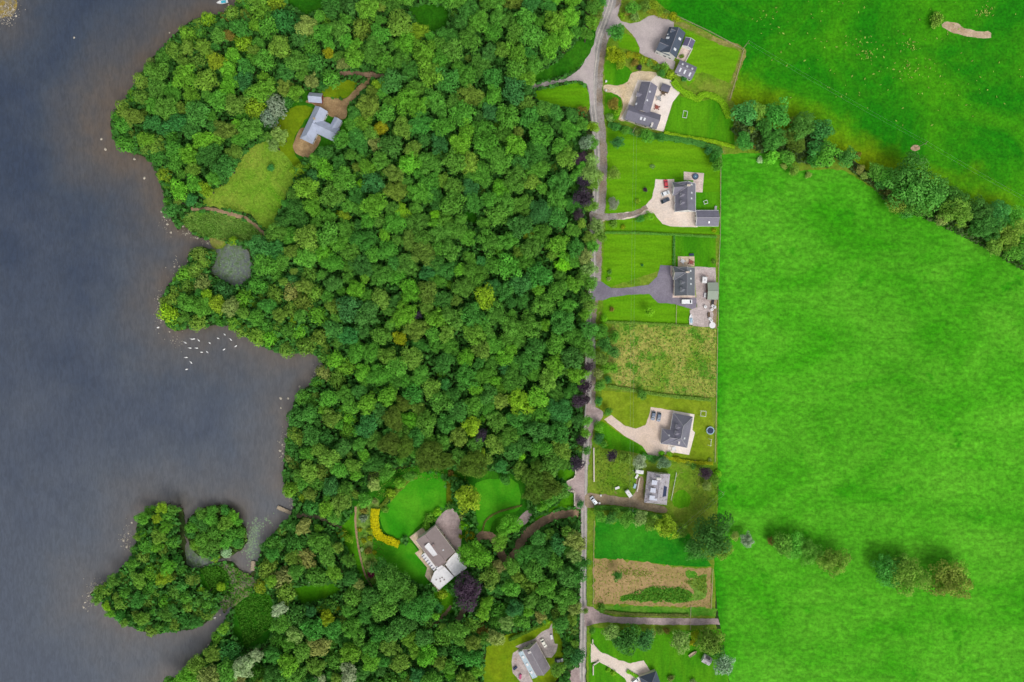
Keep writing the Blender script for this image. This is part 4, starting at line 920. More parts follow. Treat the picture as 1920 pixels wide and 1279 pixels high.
k = MB(); n = 26; k.rings([[(q * math.cos(2 * math.pi * i / n), q * math.sin(2 * math.pi * i / n), z) for i in range(n)] for q, z in ((1.5, 0), (1.5, .9), (1.25, .95), (1.2, .6))], 0, False, False); k.build('shell', M['navy'], r)
k = MB(); k.tube((0, 0, .5), (0, 0, .78), 1.22, n=26); k.build('cover', pmat('tub_cover', lin((84, 112, 136)), .5), r)
k = MB(); k.box((0, 0, .78), .5, .5, .1); k.build('handle', M['ltblue'], r)

def frame_obj(name, cat, px, py, ang, label, w, d, hgt, mat, seats=0):
    r = empty(name, G(px, py), math.radians(ang)); tag(r, label, cat)
    for sx in (-1, 1):
        for sy in (-1, 1):
            k = MB(); k.tube((sx * w / 2, sy * d / 2, 0), (sx * w / 2, sy * d / 2 * (.15 if seats else 1), hgt), .09, n=7); k.build('post', mat, r)
    k = MB()
    if seats: k.tube((-w / 2 - .2, 0, hgt), (w / 2 + .2, 0, hgt), .1, n=7)
    else:
        for a_, b_ in (((-1, -1), (1, -1)), ((1, -1), (1, 1)), ((1, 1), (-1, 1)), ((-1, 1), (-1, -1))): k.tube((a_[0] * w / 2, a_[1] * d / 2, hgt), (b_[0] * w / 2, b_[1] * d / 2, hgt), .11, n=7)
    k.build('top_bar', mat, r)
    for i in range(seats):
        x = w * ((i + .5) / seats - .5); k = MB(); k.box((x, 0, .5), .5, .22, .05); 
        for e in (-.2, .2): k.tube((x + e, 0, .5), (x + e, 0, hgt), .02, n=5)
        k.build('swing_seat', M['dark'], r)
frame_obj('climbing_frame', 'climbing frame', 1317, 775, -5, 'thin pale square frame standing on the dry lawn', 2.6, 2.6, 1.9, M['white'])
frame_obj('swing_set', 'swing', 1331, 829, 84, 'pale swing set below the blue-rimmed trampoline', 3.2, 1.9, 2.1, M['white'], 2)
frame_obj('cold_frame', 'cold frame', 1284, 215, 80, 'white slatted frame alone on the dark green lawn', 3.4, 2.0, .5, M['white'])
frame_obj('drying_frame', 'clothes airer', 1322, 380, 20, 'small white folding airer on the lawn behind the dormer house', 1.8, 1.6, 1.2, M['white'])

def table_set(px, py, label, n=4, mat=None, R=.7):
    r = empty('patio_table', G(px, py), rnd.random()); tag(r, label, 'table', 'patio tables')
    k = MB(); k.tube((0, 0, .7), (0, 0, .75), R, n=16); k.build('table_top', mat or M['wood'], r)
    k = MB(); k.tube((0, 0, 0), (0, 0, .7), .06, n=6); k.box((0, 0, 0), .6, .6, .04); k.build('pedestal', M['dark'], r)
def chair(px, py, ang, label, mat):
    r = empty('garden_chair', G(px, py), ang); tag(r, label, 'chair', 'garden chairs on the patios')
    k = MB(); k.box((0, 0, .42), .55, .55, .06); k.build('seat', mat, r)
    k = MB(); k.box((-.26, 0, .48), .06, .55, .5); k.build('backrest', mat, r)
    for sx in (-1, 1):
        for sy in (-1, 1): k = MB(); k.tube((sx * .22, sy * .22, 0), (sx * .22, sy * .22, .42), .025, n=5); k.build('leg', M['dark'], r)
for px, py, lab, mm in ((1231, 202, 'reddish round table at the right of the long bungalow', M['wood_red']), (1243, 175, 'small dark round table below the patio shed', M['wood_dk']), (1235, 185, 'pale grey round table in the middle of the white patio', M['steel']),
                        (1279.5, 490, 'pale round table on the beige terrace above the tarmac house', M['white']), (1295, 492, 'pinkish round table at the right of the beige terrace', M['wood_red']), (1241, 852, 'low brown table at the gravel corner below the hipped house', M['wood_dk']), (1263, 841, 'white table on the patio below the hipped house', M['white']), (1335, 610, 'white round table in the yard corner by the meadow', M['white'])):
    table_set(px, py, lab, 4, mm, 1.0 if px != 1335 else 1.6)
    for i in range(4):
        t = i * math.pi / 2 + rnd.random(); q = 1.35 if px != 1335 else 0
        if q: chair(px + q / S * math.cos(t), py - q / S * math.sin(t), t + math.pi, 'chair drawn up to the ' + lab.split(' at ')[0].split(' on ')[0].split(' below ')[0].split(' in ')[0], mm)
def tub(px, py, label, mat, rr=.5, hh=.6, plant=None):
    r = empty('planter' if plant else 'storage_tank', G(px, py)); tag(r, label, 'planter' if plant else 'tank', 'planters' if plant else 'tanks in the yard')
    k = MB(); n = 12; k.rings([[(rr * q * math.cos(2 * math.pi * i / n), rr * q * math.sin(2 * math.pi * i / n), z) for i in range(n)] for q, z in ((.75, 0), (1, hh * .85), (1.06, hh * .87), (1.06, hh), (.9, hh))], 0, True, True); k.build('pot' if plant else 'shell', mat, r)
    if not plant:
        k = MB(); k.tube((0, 0, hh), (0, 0, hh + .12), rr * .35, n=10); k.build('lid', M['steel'], r)
for px, py, lab in ((1335.5, 574, 'white plastic tank nearest the green-grey shed'), (1334, 580.5, 'pale turquoise-white tank just below the first white tank'), (1339, 576, 'small white tank close to the field fence'), (1330, 598, 'white tank at the lower part of the concrete yard'), (1333, 601.5, 'small white drum beside the lower tank'), (1321.5, 575.5, 'small white drum near the concrete yard edge')): tub(px, py, lab, M['white'], .75, 1.1)
for px, py, a, lab, mm in ((1321.5, 553.5, 86, 'blue skip bin standing beside the green-grey shed', 'blue'), (1336, 566, 80, 'dark metal crate against the lower end of the shed', 'dark'), (1328.5, 590, 88, 'thin dark pallet lying on the concrete yard', 'wood_dk'), (1296, 478, 4, 'dark bench at the top of the beige terrace', 'navy'), (1034, 1193.5, 100, 'blue and white bin at the edge of the concrete yard', 'blue'), (966, 1252, 40, 'dark blue bench on the round terrace of the mauve house', 'navy'), (975.5, 1268, 80, 'pink bag at the bottom of the mauve house terrace', 'pink'), (1341, 391, 80, 'pale water butt behind the slate garage', 'steel'), (1157, 914.5, 20, 'white crate beside rubble on the rough lawn', 'white'), (1193.5, 893, 60, 'white sheet metal propped at the old cottage drive', 'white'), (1190, 911, 70, 'pale blue crate on grass left of the old cottage', 'ltblue')):
    r = empty('storage_box', G(px, py), math.radians(a)); tag(r, lab, 'box')
    k = MB(); k.box((0, 0, 0), 2.2, 1.0, .7); k.build('body', M[mm], r); k = MB(); k.box((0, 0, .7), 2.3, 1.1, .08); k.build('lid', M['white'] if mm in ('blue', 'white') else M[mm], r)
for px, py, lab in ((1126, 928, 'cream gate pillar on the upper side of the dirt drive'), (1123.5, 942.5, 'cream gate pillar on the lower side of the dirt drive'), (1136, 154, 'white gate pillar at the top of the sandy entrance'), (1136, 171, 'white gate pillar at the bottom of the sandy entrance')):
    r = empty('gate_pillar', G(px, py)); tag(r, lab, 'pillar', 'gate pillars'); k = MB(); k.box((0, 0, 0), .7, .7, 1.3); k.build('shaft', M['wall_cream'], r); k = MB(); k.box((0, 0, 1.3), .95, .95, .18, 0, 0, .7); k.build('cap', M['white'], r)

# walls and fences
def wall(pts, label, mat, t=.45, hgt=1.3, coping=True, name='garden_wall'):
    q = [G(x, y) for x, y in pts]; c = q[0]; r = empty(name, (c.x, c.y, 0)); tag(r, label, 'wall')
    m = MB(); k = MB()
    for a_, b_ in zip(q, q[1:]):
        d = b_ - a_; mid_ = (a_ + b_) / 2 - c; m.box((mid_.x, mid_.y, 0), d.length + t * .6, t, hgt, math.atan2(d.y, d.x)); k.box((mid_.x, mid_.y, hgt), d.length + t * .7, t + .12, .1, math.atan2(d.y, d.x))
    m.build('masonry', mat, r); k.build('coping', M['wall_cream'], r)
wall([(1079, 876), (1079, 890), (1076, 896), (1063, 902)], 'curved cream wall above the gate bay beside the lane', M['wall_cream'])
wall([(1069, 921), (1074, 919), (1077, 923), (1077, 951)], 'curved cream wall below the gate bay beside the lane', M['wall_cream'])
wall([(1111, 1198), (1111, 1206), (1122, 1219)], 'low white entrance wall above the cream drive', M['wall_white'], .4, 1.0)
wall([(1123, 1239), (1112, 1246), (1112, 1264)], 'low white entrance wall below the cream drive', M['wall_white'], .4, 1.0)
wall([(1113, 840), (1113.5, 902)], 'long straight grey stone wall between verge and rough garden', M['wall_stone'], .5, 1.0)
wall([(1105, 528), (1107, 560)], 'roadside stone wall opposite the tarmac entrance', M['wall_stone'], .5, 1.0)
wall([(1101, 588), (1100, 612)], 'short stone wall by the lane beside the meadow corner', M['wall_stone'], .5, 1.0)
wall([(853, 1036), (834, 1006), (826, 996)], 'low cream wall between the forecourt and the brown roof', M['wall_cream'], .35, .9)
wall([(1194, 921), (1199, 897)], 'pale rubble wall beside the old cottage drive', M['wall_cream'], .5, .9)
wall([(1284.5, 117), (1297.5, 92.5)], 'white terrace wall behind the dark slate house', M['wall_white'], .3, .9)
def fence(pts, label, hgt=1.2, gap=9, rail=True, mat=None):
    q = [G(x, y) for x, y in pts]; c = q[0]; r = empty('post_fence', (c.x, c.y, 0)); tag(r, label, 'fence')
    m = MB(); posts = []
    for a_, b_ in zip(q, q[1:]):
        d = b_ - a_; n = max(1, int(d.length / gap))
        for i in range(n): posts.append(a_.lerp(b_, i / n))
        for z in (.5, 1.05): m.tube(Vector((*(a_ - c).xy, z)), Vector((*(b_ - c).xy, z)), .03 if not rail else .06, n=5)
    posts.append(q[-1]); m.build('rail', mat or M['wood'], r)
    for p in posts[:60]:
        k = MB(); k.box((*(p - c).xy, 0), .16, .16, hgt); k.build('post', mat or M['wood'], r)
fence([(1351, 292), (1350, 440), (1347, 500), (1346, 612)], 'timber field fence behind the two sister houses', gap=11)
fence([(1345, 616), (1343, 745), (1340, 866)], 'timber field fence from the meadow to the hipped house', gap=11)
fence([(1114, 976), (1112.5, 1050), (1112, 1134)], 'pale post fence along the lane beside the bare plot', gap=10)
fence([(1394, 94), (1382, 140), (1368, 186)], 'post fence down the hay strip behind the dark slate house', gap=9)
fence([(1266, 30), (1330, 60), (1392, 93)], 'post fence along the upper field edge', gap=9)
fence([(1265, 503), (1264, 440)], 'thin fence dividing the two lawns above the tarmac house', gap=6)
fence([(1268, 572), (1267, 610)], 'thin pale fence across the lawn below the white van', gap=6)
fence([(1268, 886), (1258, 937)], 'white rail fence slanting past the old cottage', gap=6, mat=M['white'])
fence([(1295, 1135), (1294, 1160), (1294, 1180)], 'wire fence crossing the bottom farm track', gap=6)
fence([(1336, 1066), (1333, 1140)], 'thin fence at the right end of the bare plot', gap=8)

def pole(px, py, label, hgt=9.6, light=True):
    g = G(px, py); r = empty('utility_pole', g); tag(r, label, 'pole', 'utility poles')
    k = MB(); k.tube((0, 0, 0), (0, 0, hgt), .17, .11, 8); k.build('shaft', M['wood'], r)
    k = MB(); k.box((0, 0, hgt - .5), 1.8, .14, .14, math.radians(60)); k.build('crossarm', M['wood_dk'], r)
    for s_ in (-.75, 0, .75):
        k = MB(); k.tube((s_ * math.cos(math.radians(60)), s_ * math.sin(math.radians(60)), hgt - .36), (s_ * math.cos(math.radians(60)), s_ * math.sin(math.radians(60)), hgt - .1), .06, n=6); k.build('insulator', M['white'], r)
    return g + Vector((0, 0, hgt - .1))
T1 = pole(1716, 278, 'utility pole alone on a pale patch in the upper field')
T2 = pole(1391, 94, 'utility pole at the corner of the hay strip')
T3 = pole(1346, 917, 'utility pole at the field edge right of the old cottage')
T4 = pole(1185, 250, 'utility pole in the dark hedge below the long bungalow')
for i, (cx, cy) in enumerate(((1716, 278),)): sheet('worn_patch', [(cx - 8, cy), (cx - 3, cy - 5), (cx + 5, cy - 4), (cx + 8, cy + 1), (cx + 2, cy + 6), (cx - 5, cy + 5)], M['bare_pale'], .5, clear=False)
def wire(a, b, label, sag=1.2):
    r = empty('overhead_wire', (a + b) / 2); tag(r, label, 'wire')
    m = MB(); c = (a + b) / 2; d = (b - a).normalized(); nn = Vector((-d.y, d.x, 0))
    for off in (-.75, .75):
        pr = None
        for i in range(13):
            t = i / 12; p = a.lerp(b, t) + nn * off - Vector((0, 0, sag * 4 * t * (1 - t))) - c
            if pr is not None: m.tube(pr, p, .014, n=4)
            pr = p
    m.build('cable', M['steel'], r)
wire(T2, T1, 'pair of overhead wires across the upper field between two poles')
wire(T1, P(2010, 420, 9.5), 'pair of overhead wires running off the right edge of the upper field')
wire(T3, P(1270, 1000, 8.5), 'pair of overhead wires from the cottage pole towards the big oak', .8)
wire(T4, P(1184, 960, 9.0), 'long overhead wires over the front lawns from the bungalow hedge', 2.5)

# jetty, dock
def jetty(p0, p1, w, label):
    a, b = P(*p0, .1), P(*p1, .1); d = b - a; r = empty('jetty', (a + b) / 2); tag(r, label, 'jetty'); c = (a + b) / 2; ang = math.atan2(d.y, d.x); n = max(4, int(d.length / .5))
    k = MB()
    for i in range(n):
        q = a.lerp(b, (i + .5) / n) - c; k.box((q.x, q.y, .1), d.length / n * .86, w, .09, ang)
    k.build('deck', M['wood'], r)
    for i in range(4):
        for s_ in (-1, 1):
            q = a.lerp(b, (i + .3) / 4) - c + Vector((-math.sin(ang), math.cos(ang), 0)) * s_ * w * .42; k = MB(); k.tube((q.x, q.y, -2.4), (q.x, q.y, .55), .12, n=7); k.build('pile', M['wood_dk'], r)
jetty((520, 951), (546, 962), 1.9, 'pale wooden jetty reaching into the lake from the shore')
jetty((475, 1052), (474, 1070), 2.2, 'short pale landing stage at the head of the marsh channel')
jetty((428, 8), (434, 18), 1.0, 'narrow landing stage beside the moored motorboat')

# ------------------------------------------------------------------ trees: crown and trunk shapes
def quads_mesh(name, cen, nrm, size, tone, rg, aspect=1.0):
    """leaf-sized quads: centres, facing directions, sizes, tone"""
    n = len(cen); nrm = nrm / (np.linalg.norm(nrm, axis=1, keepdims=True) + 1e-9)
    a = rg.normal(size=(n, 3)); u = np.cross(nrm, a); u /= (np.linalg.norm(u, axis=1, keepdims=True) + 1e-9); v = np.cross(nrm, u)
    s = size[:, None] * .5
    co = np.stack([cen - u * s * aspect - v * s * .6, cen + u * s * .2 - v * s * 1.1, cen + u * s * aspect + v * s * .6, cen - u * s * .2 + v * s * 1.1], 1).reshape(-1, 3)
    me = bpy.data.meshes.new(name); me.vertices.add(n * 4); me.vertices.foreach_set('co', co.astype(np.float32).ravel())
    me.loops.add(n * 4); me.loops.foreach_set('vertex_index', np.arange(n * 4, dtype=np.int32))
    me.polygons.add(n); me.polygons.foreach_set('loop_start', np.arange(0, n * 4, 4, dtype=np.int32)); me.polygons.foreach_set('loop_total', np.full(n, 4, np.int32))
    t = me.attributes.new('tone', 'FLOAT', 'FACE'); t.data.foreach_set('value', np.clip(tone, 0, 1).astype(np.float32))
    me.update(calc_edges=True); me.materials.append(M['leaf']); return me

def crown_mesh(name, seed, style='round', leaf=.10, dens=1.0):
    rg = np.random.default_rng(seed)
    P_ = {'round': (26, .24, .38, .72, .80), 'oak': (44, .16, .28, .76, .72), 'feather': (38, .17, .30, .73, .95), 'bushy': (18, .30, .46, .62, .85), 'dome': (40, .17, .28, .76, .66), 'pine': (46, .16, .26, .78, .42), 'shrub': (11, .34, .52, .56, .7)}[style]
    nl, rmin, rmax, rad, zr = P_
    # irregular outline
    ph = rg.uniform(0, 6.28, 4); am = rg.uniform(.04, .17, 4)
    out = lambda a: 1 + sum(am[k] * np.cos((k + 2) * a + ph[k]) for k in range(4))
    L = []; tries = 0
    while len(L) < nl and tries < 4000:
        tries += 1
        a = rg.uniform(0, 2 * np.pi); ct = rg.uniform(-.25, 1) ** 1; st = math.sqrt(max(0, 1 - ct * ct))
        q = rad * rg.uniform(.82, 1.08) * out(a); r = rg.uniform(rmin, rmax)
        c = np.array((st * math.cos(a) * q, st * math.sin(a) * q, ct * q * zr))
        if all(np.linalg.norm(c - d) > .80 * max(r, e) for d, e in L): L.append((c, r))
    C_, N_, S_, T_ = [], [], [], []
    for c, r in L:
        tone = rg.uniform(.18, .82); ltone = rg.normal(0, .13)
        n = int(6.4 * (r / leaf) ** 2 * dens * (1.5 if style == 'pine' else 1))
        d = rg.normal(size=(n, 3)); d /= np.linalg.norm(d, axis=1, keepdims=True); d[:, 2] = np.where(d[:, 2] < -.35, -d[:, 2], d[:, 2])
        bump = 1 + .16 * np.sin(d @ rg.normal(size=3) * 5 + rg.uniform(0, 6)) + .12 * np.sin(d @ rg.normal(size=3) * 9 + rg.uniform(0, 6))
        rr = r * bump * rg.uniform(.72, 1.08, n)
        squash = np.array((1, 1, .85 if style != 'pine' else .45))
        p = c + d * rr[:, None] * squash
        keep = np.ones(n, bool)
        for c2, r2 in L:
            if c2 is c: continue
            keep &= np.linalg.norm((p - c2) / squash, axis=1) > r2 * .72
        p = p[keep]; dd = d[keep]
        nn = dd + rg.normal(size=dd.shape) * .38 + np.array((0, 0, .25))
        C_.append(p); N_.append(nn); S_.append(leaf * rg.uniform(.65, 1.35, len(p)) * (1.0 if style != 'feather' else .9)); T_.append(np.clip(tone + ltone * .3 + rg.normal(0, .16, len(p)), 0, 1))
    # sparse inner foliage so that gaps look into leaves, not through the tree
    n = int(620 * (.1 / leaf)); d = rg.normal(size=(n, 3)); d /= np.linalg.norm(d, axis=1, keepdims=True); d[:, 2] = np.abs(d[:, 2]) * .8 - .25
    p = d * rg.uniform(.2, .70, n)[:, None] * np.array((1, 1, zr)); C_.append(p); N_.append(d + rg.normal(size=d.shape) * .6); S_.append(np.full(n, leaf * 1.5)); T_.append(np.full(n, .4))
    return quads_mesh(name, np.concatenate(C_), np.concatenate(N_), np.concatenate(S_), np.concatenate(T_), rg, 1.5 if style in ('feather', 'pine') else 1.0)

def trunk_mesh(seed):
    rg = random.Random(seed); m = MB()
    m.tube((0, 0, 0), (rg.uniform(-.02, .02), rg.uniform(-.02, .02), .75), .035, .02, 8)
    for i in range(5):
        a = i * 1.26 + rg.random(); z = rg.uniform(.45, .7); m.tube((0, 0, z), (.2 * math.cos(a), .2 * math.sin(a), z + rg.uniform(.15, .28)), .014, .006, 6)
    m.tube((0, 0, .74), (0, 0, .95), .02, .008, 6)
    o = m.build('trunk', M['bark']); me = o.data; bpy.data.objects.remove(o); return me
TRUNKS = [trunk_mesh(i) for i in range(3)]
CROWNS = {
    'round': [crown_mesh('round_crown', 10 + i, 'round', .105) for i in range(7)],
    'dome': [crown_mesh('dome_crown', 130 + i, 'dome', .08) for i in range(6)],
    'oak': [crown_mesh('oak_crown', 30 + i, 'oak', .06) for i in range(4)],
    'feather': [crown_mesh('feather_crown', 50 + i, 'feather', .085, 1.0) for i in range(5)],
    'bushy': [crown_mesh('bushy_crown', 70 + i, 'bushy', .125) for i in range(5)],
    'pine': [crown_mesh('pine_crown', 90 + i, 'pine', .05, .7) for i in range(3)],
    'shrub': [crown_mesh('shrub_crown', 110 + i, 'shrub', .17) for i in range(4)],
}
NAME = {'round': ('broadleaf_tree', 'round-crowned tree', 'tree'), 'oak': ('spreading_tree', 'spreading tree', 'tree'), 'dome': ('dome_crowned_tree', 'domed tree', 'tree'), 'feather': ('feathery_tree', 'feathery tree', 'tree'),
        'bushy': ('bushy_tree', 'bushy tree', 'tree'), 'pine': ('conifer_tree', 'flat-topped conifer', 'tree'), 'shrub': ('garden_shrub', 'shrub', 'shrub')}
LEAFC = {'brown': ((84, 98, 36), 'brownish olive'),   # sRGB of the foliage, words
    'mid': ((72, 120, 38), 'mid green'), 'teal': ((52, 104, 48), 'dark blue-green'), 'bright': ((84, 132, 34), 'bright green'), 'olive': ((88, 118, 40), 'olive green'),
    'khaki': ((108, 120, 60), 'khaki'), 'yg': ((106, 134, 28), 'yellow-green'), 'yellow': ((116, 130, 18), 'golden yellow'), 'purple': ((54, 44, 54), 'dark purple'),
    'silver': ((128, 146, 108), 'pale silvery'), 'pine': ((66, 90, 26), 'dark olive'), 'orange': ((102, 94, 38), 'orange-brown'), 'lime': ((96, 146, 26), 'lime green'),
    'pale': ((106, 130, 66), 'pale green'), 'dark': ((56, 98, 36), 'dark green'), 'grey': ((104, 122, 96), 'grey-green'), 'magenta': ((100, 34, 62), 'magenta'), 'forest': ((58, 108, 40), 'deep green')}
LF = 2.25
TREES = []
def tree(px, py, r, col, style='round', label=None, group=None, hk=1.0, jit=.075):
    """crown seen at photo point (px, py) with radius r photo pixels"""
    R = r * S * .99
    zr = {'dome': .66, 'round': .78, 'oak': .70, 'feather': .9, 'bushy': .8, 'pine': .5, 'shrub': .65}[style] * R * hk
    if px > 1375 and style in ('oak', 'round', 'feather') and r > 9: r *= 1.1; R *= 1.1; zr *= 1.2
    h = {'dome': 6 + 1.25 * R, 'round': 6.5 + 1.35 * R, 'oak': 5.5 + 1.15 * R, 'feather': 7 + 1.4 * R, 'bushy': 2.0 + 1.25 * R, 'pine': 8 + 1.0 * R, 'shrub': .2 + 1.0 * R}[style]
    if px > 1375 and style in ('oak', 'round', 'feather'): h = max(zr * 1.85, h * .7)
    elif px > 1112 and style in ('round', 'feather', 'dome'): h *= .72
    zc = max(h - zr * .95, .25 * R); p = P(px, py, zc); k = (H - zc) / H; R *= k
    root = bpy.data.objects.new(NAME[style][0], None); root.empty_display_size = .5; root.location = (p.x, p.y, 0); root.rotation_euler = (0, 0, rnd.uniform(0, 6.28)); C.objects.link(root)
    cr = bpy.data.objects.new('crown', rnd.choice(CROWNS[style])); cr.location = (0, 0, zc); q_ = rnd.uniform(.88, 1.14); cr.scale = (R * q_, R / q_, R * hk * rnd.uniform(.9, 1.15)); cr.rotation_euler = (rnd.uniform(-.12, .12), rnd.uniform(-.12, .12), 0); cr.parent = root; C.objects.link(cr)
    c = LEAFC[col][0]; j = 1 + rnd.uniform(-jit, jit) * 1.6; c = [v * (1 + rnd.uniform(-jit, jit) * .7) for v in c]; L = lin(c, LF * j * (1.22 if px > 1375 else 1.0)); cr.color = L
    tk = bpy.data.objects.new('trunk', rnd.choice(TRUNKS)); tk.scale = (h * 1.0, h * 1.0, max(zc * 1.1, .5)); tk.parent = root; C.objects.link(tk)
    TREES.append([root, px, py, r, col, style, label, group]); return root

